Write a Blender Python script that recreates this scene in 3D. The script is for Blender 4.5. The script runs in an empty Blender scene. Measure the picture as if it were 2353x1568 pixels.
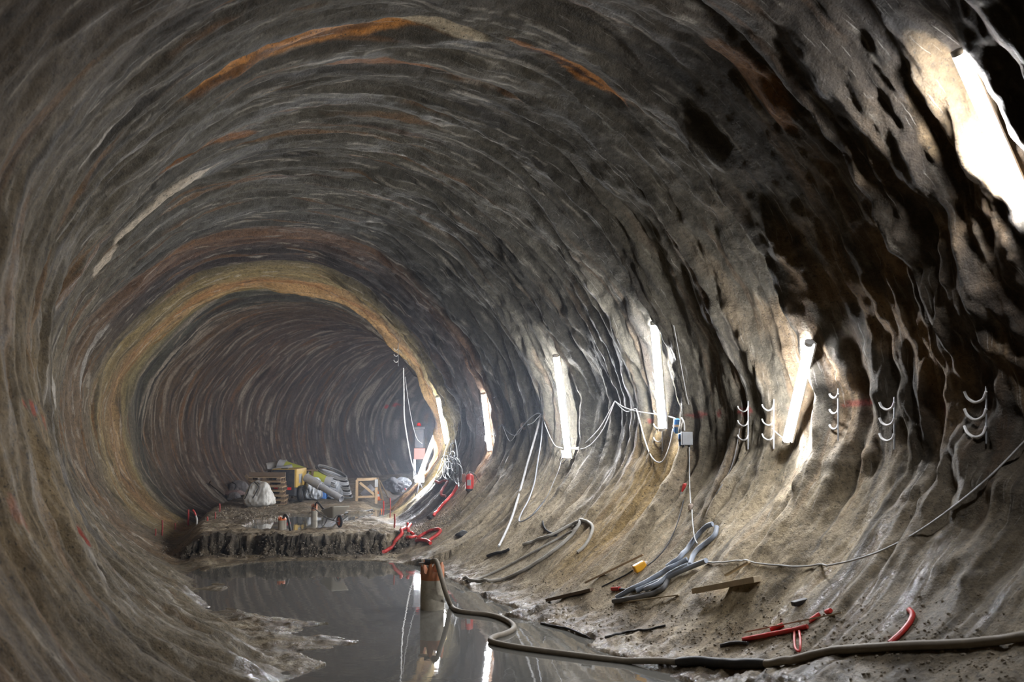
import bpy, bmesh, math, random
import numpy as np
from mathutils import Vector, Matrix, noise as mnoise
from mathutils.bvhtree import BVHTree

random.seed(7)
scene = bpy.context.scene
COL = scene.collection

# ------------------------------------------------------------------ camera, world, exposure
W, H, F = 2353.0, 1568.0, 2353.0
CAMZ = 2.88                       # the camera above the water of the front pond (z = 0)
PITCH = math.atan((995.47 - 784.0) / F)
cam_data = bpy.data.cameras.new('camera')
cam_data.sensor_width = 36.0
cam_data.lens = 36.0 * F / W
cam_data.clip_start = 0.05
cam_data.clip_end = 400
cam_data.dof.use_dof = True
cam_data.dof.focus_distance = 23.0
cam_data.dof.aperture_fstop = 1.8
cam = bpy.data.objects.new('camera', cam_data)
cam.location = (0, 0, CAMZ)
cam.rotation_euler = (math.pi / 2 + PITCH, 0, 0)
COL.objects.link(cam)
scene.camera = cam

world = bpy.data.worlds.new('tunnel_air')
scene.world = world
world.use_nodes = True
world.node_tree.nodes['Background'].inputs[0].default_value = (0.9, 0.85, 0.8, 1)
world.node_tree.nodes['Background'].inputs[1].default_value = 0.0

scene.view_settings.view_transform = 'Standard'
scene.view_settings.look = 'None'
scene.view_settings.gamma = 1.0
scene.view_settings.use_curve_mapping = False
scene.view_settings.exposure = -0.16
scene.cycles.max_bounces = 7
scene.cycles.diffuse_bounces = 4
scene.cycles.glossy_bounces = 3
scene.cycles.transmission_bounces = 2
scene.cycles.volume_bounces = 0
scene.cycles.caustics_reflective = False
scene.cycles.caustics_refractive = False
scene.cycles.use_adaptive_sampling = True
scene.cycles.adaptive_threshold = 0.035
LAMP = 265.0                      # emission strength of the fluorescent tubes

HAZE = 0.0032                    # density of the damp air

# ------------------------------------------------------------------ small helpers
def tag(o, label=None, cat=None, group=None, kind=None):
    if label: o['label'] = label
    if cat: o['category'] = cat
    if group: o['group'] = group
    if kind: o['kind'] = kind
    return o

def mesh_obj(name, verts, faces, mat=None, parent=None, smooth=False):
    me = bpy.data.meshes.new(name)
    me.from_pydata([tuple(v) for v in verts], [], faces)
    me.update()
    if smooth:
        me.polygons.foreach_set('use_smooth', [True] * len(me.polygons))
    o = bpy.data.objects.new(name, me)
    COL.objects.link(o)
    if mat: me.materials.append(mat)
    if parent is not None: o.parent = parent
    return o

def empty(name, loc, rz=0.0, label=None, cat=None, group=None, rot=None):
    o = bpy.data.objects.new(name, None)
    o.empty_display_size = 0.1
    o.location = loc
    o.rotation_euler = rot if rot else (0, 0, rz)
    COL.objects.link(o)
    return tag(o, label, cat, group)

class MB:
    """collects boxes, bars, tubes and lathes; build() links them as ONE mesh object"""
    def __init__(s): s.v = []; s.f = []; s.sm = []
    def add(s, v, f, smooth=False):
        b = len(s.v)
        s.v += [Vector(p) for p in v]
        s.f += [tuple(i + b for i in q) for q in f]
        s.sm += [smooth] * len(f)
        return s
    def box(s, c, d, rot=None):
        hx, hy, hz = d[0] / 2, d[1] / 2, d[2] / 2
        m = rot if rot is not None else Matrix.Identity(3)
        vs = [Vector(c) + m @ Vector((x * hx, y * hy, z * hz)) for x in (-1, 1) for y in (-1, 1) for z in (-1, 1)]
        return s.add(vs, [(0, 1, 3, 2), (4, 6, 7, 5), (0, 4, 5, 1), (2, 3, 7, 6), (0, 2, 6, 4), (1, 5, 7, 3)])
    def bar(s, a, b, w, h, up=(0, 0, 1)):
        a = Vector(a); b = Vector(b); d = b - a
        y = d.normalized(); x = y.cross(Vector(up))
        if x.length < 1e-4: x = y.cross(Vector((1, 0, 0)))
        x.normalize(); z = x.cross(y)
        m = Matrix((x, y, z)).transposed()
        return s.box((a + b) / 2, (w, d.length, h), m)
    def tube(s, pts, r, n=10, caps=True, closed=False):
        pts = [Vector(p) for p in pts]
        N = len(pts)
        rr = r if hasattr(r, '__len__') else [r] * N
        t0 = (pts[1] - pts[0]).normalized()
        nrm = t0.orthogonal().normalized()
        vs, fs = [], []
        for i, p in enumerate(pts):
            if closed: t = pts[(i + 1) % N] - pts[i - 1]
            else: t = pts[min(i + 1, N - 1)] - pts[max(i - 1, 0)]
            t = t.normalized() if t.length > 1e-9 else t0
            nrm = (nrm - t * nrm.dot(t))
            nrm = nrm.normalized() if nrm.length > 1e-6 else t.orthogonal().normalized()
            bn = t.cross(nrm)
            for k in range(n):
                a = 2 * math.pi * k / n
                vs.append(p + (nrm * math.cos(a) + bn * math.sin(a)) * rr[i])
        last = N if closed else N - 1
        for i in range(last):
            j = (i + 1) % N
            for k in range(n):
                l = (k + 1) % n
                fs.append((i * n + k, i * n + l, j * n + l, j * n + k))
        if caps and not closed:
            fs.append(tuple(range(n - 1, -1, -1)))
            fs.append(tuple((N - 1) * n + k for k in range(n)))
        return s.add(vs, fs, True)
    def lathe(s, prof, origin=(0, 0, 0), axis=(0, 0, 1), n=24):
        """prof: list of (radius, height along axis)"""
        ax = Vector(axis).normalized(); u = ax.orthogonal().normalized(); w = ax.cross(u)
        o = Vector(origin); vs, fs = [], []
        for (r, h) in prof:
            for k in range(n):
                a = 2 * math.pi * k / n
                vs.append(o + ax * h + (u * math.cos(a) + w * math.sin(a)) * r)
        for i in range(len(prof) - 1):
            for k in range(n):
                l = (k + 1) % n
                fs.append((i * n + k, i * n + l, (i + 1) * n + l, (i + 1) * n + k))
        fs.append(tuple(range(n - 1, -1, -1)))
        fs.append(tuple((len(prof) - 1) * n + k for k in range(n)))
        return s.add(vs, fs, True)
    def build(s, name, mat, parent=None, bevel=0.0, world=False):
        inv = Matrix.Identity(4)
        if world and parent is not None:
            inv = (Matrix.Translation(parent.location) @ parent.rotation_euler.to_matrix().to_4x4()).inverted()
        o = mesh_obj(name, [inv @ v for v in s.v], s.f, mat, parent)
        o.data.polygons.foreach_set('use_smooth', s.sm)
        bm = bmesh.new(); bm.from_mesh(o.data)
        bmesh.ops.recalc_face_normals(bm, faces=bm.faces)
        bm.to_mesh(o.data); bm.free()
        if any(s.sm):
            try: o.data.set_sharp_from_angle(angle=math.radians(50))
            except Exception: pass
        if bevel > 0:
            m = o.modifiers.new('bevel', 'BEVEL'); m.width = bevel; m.segments = 2; m.limit_method = 'ANGLE'
        return o

def smooth_path(pts, per=8):
    """Catmull-Rom through the points"""
    P = [Vector(p) for p in pts]
    if len(P) < 3:
        return [P[0].lerp(P[1], i / per) for i in range(per + 1)]
    Q = [P[0] * 2 - P[1]] + P + [P[-1] * 2 - P[-2]]
    out = []
    for i in range(1, len(Q) - 2):
        a, b, c, d = Q[i - 1:i + 3]
        for k in range(per):
            u = k / per
            out.append(.5 * (2 * b + (c - a) * u + (2 * a - 5 * b + 4 * c - d) * u * u + (3 * b - a - 3 * c + d) * u ** 3))
    out.append(P[-1])
    return out

# ------------------------------------------------------------------ materials
def nt(m):
    m.use_nodes = True
    return m.node_tree, m.node_tree.nodes['Principled BSDF']

def mat(name, col, rough=0.6, metal=0.0, grime=0.35, grime_col=(0.16, 0.13, 0.10), scale=9.0, bump=0.15, spec=0.5, trans=0.0):
    m = bpy.data.materials.new(name)
    t, b = nt(m)
    N, L = t.nodes, t.links
    tc = N.new('ShaderNodeTexCoord')
    n1 = N.new('ShaderNodeTexNoise'); n1.inputs['Scale'].default_value = scale; n1.inputs['Detail'].default_value = 8
    n1.inputs['Roughness'].default_value = 0.65
    L.new(tc.outputs['Object'], n1.inputs['Vector'])
    r = N.new('ShaderNodeValToRGB')
    r.color_ramp.elements[0].position = 0.45; r.color_ramp.elements[0].color = (0, 0, 0, 1)
    r.color_ramp.elements[1].position = 0.72; r.color_ramp.elements[1].color = (grime, grime, grime, 1)
    L.new(n1.outputs[0], r.inputs[0])
    mx = N.new('ShaderNodeMix'); mx.data_type = 'RGBA'
    mx.inputs['A'].default_value = (*col, 1); mx.inputs['B'].default_value = (*grime_col, 1)
    L.new(r.outputs[0], mx.inputs['Factor'])
    L.new(mx.outputs['Result'], b.inputs['Base Color'])
    mr = N.new('ShaderNodeMapRange'); mr.inputs['To Min'].default_value = max(0.04, rough - 0.12); mr.inputs['To Max'].default_value = min(1, rough + 0.2)
    L.new(n1.outputs[0], mr.inputs['Value']); L.new(mr.outputs[0], b.inputs['Roughness'])
    b.inputs['Metallic'].default_value = metal
    b.inputs['Specular IOR Level'].default_value = spec
    if trans: b.inputs['Transmission Weight'].default_value = trans
    if bump:
        bp = N.new('ShaderNodeBump'); bp.inputs['Strength'].default_value = bump; bp.inputs['Distance'].default_value = 0.01
        L.new(n1.outputs[0], bp.inputs['Height']); L.new(bp.outputs[0], b.inputs['Normal'])
    return m

def emat(name, col, strength):
    m = bpy.data.materials.new(name)
    t, b = nt(m)
    b.inputs['Base Color'].default_value = (.9, .9, .9, 1)
    b.inputs['Emission Color'].default_value = (*col, 1)
    b.inputs['Emission Strength'].default_value = strength
    return m

# ------------------------------------------------------------------ tunnel geometry
RK = np.array([5.43, 5.30, 5.21, 5.23, 5.16, 5.16, 5.02, 5.00, 4.62, 4.14, 3.58, 3.30, 3.15, 3.28, 3.63, 4.50])
SLOPE = -0.0189
S0 = np.linspace(-16, 110, 5041)
_k = np.where(S0 < -3.5, -0.0047, np.where(S0 < 25, -0.0009 + 0.0011 * S0, 0.0266))
_ds = S0[1] - S0[0]
_i0 = int(np.argmin(np.abs(S0)))
def _cum(a):
    c = np.concatenate([[0], np.cumsum((a[1:] + a[:-1]) / 2 * _ds)])
    return c - c[_i0]
_h = -0.417 + _cum(_k)
_cx = -0.2552 + _cum(np.sin(_h))
_cy = 11.7596 + _cum(np.cos(_h))

def centre(s):
    return np.interp(s, S0, _cx), np.interp(s, S0, _cy), np.interp(s, S0, _h)

def prof(t):
    a = (t % (2 * np.pi)) / (2 * np.pi) * 16
    i = np.floor(a).astype(int); u = a - i
    A, B, C, D = [RK[(i + k) % 16] for k in (-1, 0, 1, 2)]
    return .5 * (2 * B + (C - A) * u + (2 * A - 5 * B + 4 * C - D) * u * u + (3 * B - A - 3 * C + D) * u ** 3)

# seamless 3-D gradient noise in numpy
_rng = np.random.default_rng(11)
_perm = np.concatenate([_rng.permutation(256)] * 2).astype(np.int64)
_g = _rng.normal(size=(256, 3)); _g /= np.linalg.norm(_g, axis=1)[:, None]
def pn(x, y, z):
    xi = np.floor(x).astype(np.int64); yi = np.floor(y).astype(np.int64); zi = np.floor(z).astype(np.int64)
    xf = x - xi; yf = y - yi; zf = z - zi
    u, v, w = [q * q * q * (q * (q * 6 - 15) + 10) for q in (xf, yf, zf)]
    out = 0
    for dx in (0, 1):
        wx = u if dx else 1 - u
        for dy in (0, 1):
            wy = v if dy else 1 - v
            for dz in (0, 1):
                wz = w if dz else 1 - w
                h = _perm[_perm[_perm[(xi + dx) & 255] + ((yi + dy) & 255)] + ((zi + dz) & 255)] & 255
                g = _g[h]
                out = out + wx * wy * wz * (g[..., 0] * (xf - dx) + g[..., 1] * (yf - dy) + g[..., 2] * (zf - dz))
    return out * 1.6
def fbm(x, y, z, o=3):
    a, r, f = 1.0, 0, 1.0
    for _ in range(o):
        r = r + a * pn(x * f + 13.7 * _, y * f, z * f); a *= .5; f *= 2.03
    return r

# lamps: (s, angle top, angle bottom) are found from the photograph; see LAMPS below
def ring_noise(S, T, ws, wt, seed, o=2, warp=0.35):
    """noise stretched along the ring: ws metres along the tunnel, wt metres round the section"""
    if min(ws, wt * .5) / 2 ** (o - 1) >= .14 and getattr(S, 'ndim', 0) == 2 and S.shape[0] > 50:
        return upsample(ring_noise_(S[::3, ::3], T[::3, ::3], ws, wt, seed, o, warp), S.shape)
    return ring_noise_(S, T, ws, wt, seed, o, warp)
def upsample(A, shape):
    for ax in (0, 1):
        n = shape[ax]; x = np.arange(n) / 3.0
        i = np.minimum(np.floor(x).astype(int), A.shape[ax] - 1); j = np.minimum(i + 1, A.shape[ax] - 1); f = x - i
        if ax == 0: A = A[i] * (1 - f)[:, None] + A[j] * f[:, None]
        else: A = A[:, i] * (1 - f)[None] + A[:, j] * f[None]
    return A
def ring_noise_(S, T, ws, wt, seed, o=2, warp=0.35):
    R = 5.0
    cx, cy = R * np.cos(T), R * np.sin(T)
    sw = S + warp * pn(S * .35 + seed, cx * .22, cy * .22) + warp * .16 * pn(S * .9 + seed * 2, cx * .8, cy * .8)
    return fbm(sw / ws + seed * 3.1, cx / wt, cy / wt, o)

STEPS = []   # (s, t_lo, t_hi, height) ridges of sprayed concrete just on the near side of each lamp

def displacement(S, T):
    """positive = into the tunnel"""
    d = 0.10 * ring_noise(S, T, 1.5, 7.0, 1.3, 2, .6)
    n = ring_noise(S, T, .62, 3.2, 4.1, 2, .35)
    d = d + 0.085 * (1 - np.abs(n) * 2.2)
    n = ring_noise(S, T, .27, 1.8, 7.7, 2, .25)
    d = d + 0.035 * n + 0.02 * (1 - np.abs(n) * 2)
    # rounds of about 1.2 m: a slow flare and then a step back
    R = 5.0
    sw = S + .45 * pn(S * .3, R * np.cos(T) * .2 + 5, R * np.sin(T) * .2) + .08 * pn(S * .9, R * np.cos(T) * .9 + 5, R * np.sin(T) * .9)
    ph = (sw / 1.25) % 1.0
    d = d + 0.07 * np.where(ph < .86, 1 - ph / .86, (ph - .86) / .14)
    # lumps
    d = d + (0.026 + .03 * np.clip(1.6 - np.abs(T2(T)), 0, 1)) * ring_noise(S, T, .42, .75, 9.2, 3, .15) + .016 * ring_noise(S, T, .13, .22, 3.2, 2, .05)
    for (s, tl, th, hgt) in STEPS:
        q = s - .16 - S + .05 * pn(S * 2, T * 9, T * 0 + s)
        m = np.clip((T2(T) - tl) / .18, 0, 1) * np.clip((th - T2(T)) / .18, 0, 1)
        m = m * m * (3 - 2 * m)
        up = np.clip(q / .09, 0, 1); up = up * up * (3 - 2 * up)
        d = d + hgt * m * up * np.exp(-np.clip(q, 0, 9) / .8)
    # rough rock of the near right wall
    near = np.clip((-.2 - S) / 1.8, 0, 1) * np.clip((T2(T) + .32) / .25, 0, 1) * np.clip((1.0 - T2(T)) / .5, 0, 1)
    near = near + .35 * np.clip((2.5 - S) / 2, 0, 1) * (1 - near) * np.clip((T2(T) + .3) / .25, 0, 1) * np.clip((.5 - T2(T)) / .3, 0, 1)
    rk = ring_noise(S, T, .36, 1.0, 21.0, 3, .3)
    rk2 = ring_noise(S, T, .16, .42, 23.0, 2, .12)
    d = d + near * (0.145 * np.clip(rk + .1, -.6, 1) + .07 * rk2)
    d = d * (1 + .25 * np.clip((1.5 - T2(T)) / .8, 0, 1) * np.clip((T2(T) + 1.1) / .5, 0, 1))
    return d

def T2(T):
    return (T + np.pi) % (2 * np.pi) - np.pi      # -pi..pi, 0 = right

def lvl(s):      # height of the camera-level line of the section at s, world z
    return CAMZ + SLOPE * s

def px_ray(px, py):
    d = Vector(((px - W / 2) / F, -(py - H / 2) / F, -1.0))
    d = cam.rotation_euler.to_matrix() @ d
    return Vector((0, 0, CAMZ)), d.normalized()
def px_plane(px, py, z):
    o, d = px_ray(px, py)
    return o + d * ((z - o.z) / d.z)

def to_st(p):
    """world point -> (s, T, r) of the section through it"""
    d = (_cx - p[0]) * np.sin(_h) + (_cy - p[1]) * np.cos(_h)
    dist = np.hypot(_cx - p[0], _cy - p[1])
    ok = dist < 14
    cand = np.where(ok[:-1] & (np.sign(d[:-1]) != np.sign(d[1:])))[0]
    if len(cand) == 0: return None
    i = cand[np.argmin(dist[cand])]
    f = d[i] / (d[i] - d[i + 1] + 1e-12)
    s = S0[i] + f * _ds
    x, y, h = centre(s)
    u = (p[0] - x) * math.cos(h) - (p[1] - y) * math.sin(h)
    v = p[2] - lvl(s)
    return s, math.atan2(v, u), math.hypot(u, v)

def ray_st(px, py, shrink=0.0):
    """where the pixel's ray meets the smooth tunnel shell"""
    o, d = px_ray(px, py)
    t, prev = 2.0, None
    while t < 90:
        q = to_st(o + d * t)
        if q is not None and q[2] > prof(np.array(q[1])) - shrink and t > 3:
            a, b = t - .4, t
            for _ in range(18):
                m = (a + b) / 2; q = to_st(o + d * m)
                if q[2] > prof(np.array(q[1])) - shrink: b = m
                else: a = m
            return q[0], q[1]
        t += .4
    return None

# ------------------------------------------------------------------ the shell of the tunnel as one grid, cut into walls, ceiling and floor
LAMPS = [  # s top, T top, s bottom, T bottom, standoff
    (22.5, 0.120, 22.45, -0.247),
    (19.25, 0.285, 19.95, 0.015),
    (13.86, 0.242, 13.97, -0.033),
    (8.25, 0.345, 8.57, -0.067),
    (4.21, 0.385, 4.70, 0.035),
    (0.62, 0.243, 1.33, -0.015),
    (-3.54, 0.801, -3.37, 0.435),
]
STEPS[:] = [
    (22.6, -.55, 1.7, .22), (19.3, -.55, 1.3, .16), (13.75, -.75, 1.2, .20), (8.2, -.5, 1.5, .20),
    (4.15, -.5, 1.6, .24), (0.75, -.6, 1.75, .26), (-3.75, -.3, 1.5, .08), (17.0, -.5, 1.4, .10), (-1.4, -.5, 1.6, .14),
    (11.0, -.4, 1.6, .10), (6.3, -.4, 1.6, .10), (2.6, -.4, 1.6, .12),
]

def sstep(a, b, x):
    q = np.clip((x - a) / (b - a), 0, 1); return q * q * (3 - 2 * q)
ss = np.concatenate([np.arange(-14, 10, .032), np.arange(10, 27, .042), np.arange(27, 48, .075), np.arange(48, 100.1, .3)])
NT = 800
tt = np.pi * 1.5 + np.linspace(0, 2 * np.pi, NT + 1)          # starts and ends at the bottom
S, T = np.meshgrid(ss, tt, indexing='ij')
T[:, -1] = T[:, 0]
amp = np.clip((S + 8.5) / 3.0, 0.25, 1)                       # calmer beside the camera
D = displacement(S, T)
wide = sstep(1.5, -6.5, S) * sstep(1.7, 2.7, np.abs(T2(T))) * .24   # the tunnel is wider on the camera's side
D = np.where(np.abs(T2(T)) > 2.3, 0.10 + (D - .10) * (1 - .5 * sstep(0, -5, S)), D)
D = np.where(np.abs(T2(T)) > 1.9, D * (0.25 + .75 * np.clip((S + 9) / 7.0, 0, 1)), D)
D = 0.10 + (D - 0.10) * (1 - .5 * sstep(-.12, -.45, T2(T)) * (T2(T) > -1.6))
Dm = D - 0.10
low = np.clip((-T2(T) - .45) / .3, 0, 1) * np.clip((T2(T) + np.pi - .75) / .3, 0, 1)   # the trodden invert
low = low * low * (3 - 2 * low)
Rr = prof(T) * (1 + wide) - Dm * (1 - .62 * low)
cx, cy, hh = centre(S)
U = Rr * np.cos(T); V = Rr * np.sin(T)
X = cx + U * np.cos(hh); Y = cy - U * np.sin(hh); Z = V + lvl(S)

# --- the floor: ponds, the broken edge of the raised invert, mud
def poly_sd(x, y, P):
    """signed distance to a polygon, negative inside"""
    P = np.asarray(P); d = np.full(x.shape, 1e9); ins = np.zeros(x.shape, bool)
    n = len(P)
    for i in range(n):
        ax, ay = P[i]; bx, by = P[(i + 1) % n]
        ex, ey = bx - ax, by - ay
        t = np.clip(((x - ax) * ex + (y - ay) * ey) / (ex * ex + ey * ey + 1e-12), 0, 1)
        d = np.minimum(d, np.hypot(x - ax - t * ex, y - ay - t * ey))
        c = ((ay > y) != (by > y)) & (x < (bx - ax) * (y - ay) / (by - ay + 1e-12) + ax)
        ins ^= c
    return np.where(ins, -d, d)

Z2 = 0.46      # level of the far pond
def plane_poly(pts, z):
    return [tuple(px_plane(a, b, z)[:2]) for a, b in pts]
POND1 = plane_poly([(452, 1322), (490, 1306), (560, 1296), (640, 1290), (760, 1288), (860, 1290), (960, 1300), (1000, 1312), (1040, 1335),
                    (1075, 1352), (1120, 1376), (1165, 1392), (1200, 1404), (1150, 1412), (1230, 1432), (1290, 1446), (1340, 1462), (1372, 1474),
                    (1345, 1486), (1400, 1503), (1470, 1528), (1600, 1580), (1500, 1660), (1000, 1700), (620, 1660),
                    (560, 1590), (660, 1565), (752, 1528), (705, 1513), (672, 1497), (760, 1492), (848, 1474), (770, 1466), (690, 1458),
                    (700, 1444), (762, 1434), (690, 1427), (590, 1413), (520, 1397), (446, 1378), (500, 1362), (530, 1350), (490, 1340)], 0.0)
POND2 = plane_poly([(552, 1214), (585, 1203), (630, 1196), (668, 1185), (720, 1183), (790, 1184), (850, 1180), (905, 1172), (880, 1184), (830, 1194),
                    (790, 1204), (760, 1214), (700, 1221), (600, 1221)], Z2)

G = low > 0
x, y, z, s_, t_, lo = X[G], Y[G], Z[G], S[G], T2(T[G]), low[G]
O = x * 0
wn = pn(x * 1.3, y * 1.3, O) * .16 + pn(x * 3.7, y * 3.7, O + 4) * .06 + pn(x * 11, y * 11, O + 4) * .03
rough = pn(x * 2.1, y * 2.1, O + 9) * .06 + pn(x * 5.3, y * 5.3, O + 2) * .035 + pn(x * 13, y * 13, O + 2) * .018
# crest of the raised part, a line running across the tunnel
crestX = np.array([-12.0, -8.9, -8.0, -6.5, -5, -3.8, -2.9, -2.2, -1.4, -.6, 0.2, 2.0])
crestY = np.array([24.2, 24.2, 23.9, 24.2, 24.1, 24.3, 24.6, 25.0, 26.2, 27.2, 28.0, 29.0])
cr = y - np.interp(x, crestX, crestY) + .22 * pn(x * 1.1, O + 3, y * .3) + .20 * pn(x * 3.1, O + 8, y * 1.2) + .14 * pn(x * 8, y * 5, O)
rz_ = np.clip(cr / .5 + .5, 0, 1); rz_ = rz_ * rz_ * (3 - 2 * rz_)
face = np.exp(-(cr / .36) ** 2)
def smax(a, b, k):
    h = np.clip(.5 + .5 * (a - b) / k, 0, 1)
    return b + (a - b) * h + k * h * (1 - h)
top = Z2 + .035 + .006 * (y - 24).clip(0, 30) + rough * .35
zf = np.where(s_ > 8, z + (smax(z, top, .25) - z) * rz_, z)
zf = zf + face * (.16 * pn(x * 4, y * 4, O + 1) + .10 * pn(x * 9, y * 9, O + 3) + .05 * pn(x * 19, y * 19, O + 3))
sd1 = poly_sd(x, y, POND1) + wn * .22 * np.clip((y - 4) / 10, .2, 1)
sd2 = poly_sd(x, y, POND2) + wn * .3
m1 = (s_ < 16) & (cr < .1)
c1 = np.clip(sd1, 0, 9)
lip = .012 + .05 * c1 + rough * .35 * np.clip(c1 * 2, 0, 1)
cap = .03 + .13 * c1 + .13 * c1 ** 2 + rough * .5
out1 = -smax(-np.maximum(zf, lip), -cap, .05)
out1 = np.where(y > 22.5, np.maximum(zf, lip), out1)
zf = np.where(m1, np.where(sd1 < 0, np.minimum(zf, sd1 * .35) - .015, np.maximum(out1, lip)), zf)
zf = np.where((s_ > 13) & (s_ < 40) & (sd2 < 0), np.minimum(zf, Z2 + sd2 * .35 - .015), zf)
zf = np.where((s_ > 13) & (s_ < 40) & (sd2 >= 0) & (rz_ > .9), np.maximum(zf, Z2 + .012), zf)
# muddy clods on the right bank of the near pond
cm = lo * np.clip((sd1 - .08) / .5, 0, 1) * (s_ < 9) * np.clip((t_ + np.pi / 2) / .25, 0, 1) * np.clip((-t_ - .62) / .25, 0, 1)
clod = np.clip(pn(x * 3.2, y * 3.2, O + 6) + .15, 0, 1) * .12 + np.clip(pn(x * 8, y * 8, O + 6), 0, 1) * .10 + np.clip(pn(x * 17, y * 17, O + 6), 0, 1) * .05
zf = zf + clod * cm
# heap of sand and gravel where the raised invert meets the right wall
hp = px_plane(985, 1215, .45)
heap = np.exp(-(((x - hp.x) / 1.1) ** 2 + ((y - hp.y - .2) / .8) ** 2))
zf = zf + heap * (.10 + .08 * pn(x * 5, y * 5, O) + .04 * pn(x * 14, y * 14, O))
zf = zf + rough * .5 * ((sd1 > 0) | (y > 24)) * ((sd2 > 0) | (y < 20))
z = z + (zf - z) * lo
Z[G] = z
# crumbling: the face of the step is pushed about sideways too
fz = face * (s_ > 8) * (s_ < 19) * np.clip(lo * 2, 0, 1)
Y[G] = y + fz * (.14 * pn(x * 3.5, z * 5, O + 7) + .10 * pn(x * 9, z * 12, O + 17) + .05 * pn(x * 22, z * 26, O + 27))
X[G] = x + fz * (.10 * pn(x * 5, z * 9, O + 37) + .05 * pn(x * 14, z * 20, O + 47))
def full(a):
    r = np.zeros(S.shape); r[G] = a; return r
mudn = full(fbm(x * 1.2, y * 1.2, z * 1.5 + 20, 4))
mud2 = full(fbm(x * 2.7, y * 2.7, z * 3 + 33, 3))
wet1 = full(np.clip(1 - sd1 / .7, 0, 1) * (s_ < 14))
wet2 = full(np.clip(1 - sd2 / .3, 0, 1) * (s_ > 13))
cmw = full(cm * sstep(0, .5, fbm(x * 3, y * 3, O + 5, 2) + .2))
faceF = full(fz * sstep(-.4, .4, pn(x * 2.5, y * 2.5, z * 4) + .3))

# --- colour of the sprayed concrete, per vertex: stains, plus some painted light and shade
def lin(c): 
    c = np.array(c) / 255.0
    return np.where(c <= .04045, c / 12.92, ((c + .055) / 1.055) ** 2.4)
def mixc(c, col, m):
    return c + (np.asarray(col) - c) * m[..., None]
R5x, R5y = 5 * np.cos(T), 5 * np.sin(T)
sj = S + .35 * pn(S * .5, R5x * .25, R5y * .25) + .12 * pn(S * 1.6, R5x * .8, R5y * .8)
keys = [(-14, (74, 60, 50)), (-7, (82, 68, 56)), (-3, (92, 80, 68)), (0.5, (98, 92, 80)), (6, (98, 94, 83)), (11, (93, 90, 81)), (12.9, (80, 78, 72)),
        (13.4, (120, 92, 70)), (15.0, (112, 84, 66)), (15.8, (66, 55, 52)), (17.9, (62, 54, 54)), (18.6, (118, 108, 80)), (19.6, (158, 142, 98)), (20.8, (150, 134, 96)),
        (21.4, (172, 128, 82)), (22.2, (178, 146, 98)), (22.9, (150, 140, 98)), (23.5, (92, 92, 82)), (25, (80, 80, 74)), (27, (104, 86, 68)), (32, (98, 80, 68)), (42, (90, 77, 70)), (60, (76, 70, 68)), (110, (60, 60, 64))]
ks = [k[0] for k in keys]
C = np.stack([np.interp(sj, ks, [lin(k[1])[i] for k in keys]) for i in range(3)], -1)
# left wall and haunches: tan and beige
tl = sstep(2.2, 2.9, np.abs(T2(T))) * (T2(T) > 0) + (T2(T) < -2.2)
tl = np.clip(tl, 0, 1)
C = mixc(C, lin((146, 132, 108)), tl * .55 * sstep(26, 21, S) * sstep(-9, -3, S))
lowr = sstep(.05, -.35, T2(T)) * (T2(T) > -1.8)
C = mixc(C, lin((188, 174, 150)), lowr * .85 * sstep(16, 12, S))  # beige bank, lightened to put lamplight into its colour
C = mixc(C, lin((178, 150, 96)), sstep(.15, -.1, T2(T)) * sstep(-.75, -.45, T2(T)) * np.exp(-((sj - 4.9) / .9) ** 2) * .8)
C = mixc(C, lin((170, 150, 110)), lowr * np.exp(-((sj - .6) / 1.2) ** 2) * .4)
C = mixc(C, lin((160, 134, 102)), np.clip((3 - S) / 3, 0, 1) * sstep(-.1, .05, T2(T)) * sstep(.9, .3, T2(T)) * sstep(-.1, .3, ring_noise(S, T, .5, 1.3, 31, 2)) * .8)
# stripes that follow the rings
calm = 1 - .55 * np.clip(low * 1.5 + sstep(-.35, -.7, T2(T)) * (T2(T) > -1.6) + sstep(-2.9, -2.6, T2(T)) * (T2(T) < -1.5), 0, 1)
st1 = calm * ring_noise(S, T, .34, 7.0, 2.2, 3, .35)
C = C * (1 + np.clip(st1, -1, 1) * .42)[..., None]
calm = calm * (1 - .65 * sstep(-1, -5, S) * (np.abs(T2(T)) > 2.2))
st2 = calm * ring_noise(S, T, .13, 5.5, 5.9, 2, .1)
C = C * (1 + np.clip(st2, -1, 1) * .22)[..., None]
och = sstep(.38, .62, ring_noise(S, T, .22, 3.0, 8.4, 2, .2))
C = mixc(C, lin((150, 104, 52)), och * .5 * calm * (1 - low) * (1 - .7 * (T2(T) > -1) * sstep(1.3, .9, T2(T))))
drk = sstep(.40, .62, ring_noise(S, T, .20, 2.6, 12.4, 2, .2))
C = mixc(C, lin((44, 42, 42)), drk * .6 * calm * (1 - low))
far_ = sstep(22.8, 24, S)
bl = sstep(.30, .55, ring_noise(S, T, .30, 5.5, 16.1, 2, .45)) * (.12 + .88 * far_) * (1 - .6 * low)
C = mixc(C, lin((188, 178, 164)), bl * .75)
bl2 = sstep(.28, .5, ring_noise(S, T, .12, 5.0, 19.3, 2, .35)) * far_ * (1 - .6 * low)
C = mixc(C, lin((172, 160, 146)), bl2 * .7)
dk2 = sstep(.2, .5, ring_noise(S, T, .16, 6.0, 29.3, 2, .35)) * far_
C = mixc(C, lin((52, 44, 42)), dk2 * .6 * (1 - low))
wh = sstep(.50, .66, ring_noise(S, T, .085, 1.1, 17.7, 2, .3))
C = mixc(C, lin((205, 198, 186)), wh * .6 * (1 - low) * sstep(24, 22, S) * (.5 + .5 * (np.abs(T2(T)) > .8)))
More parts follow.
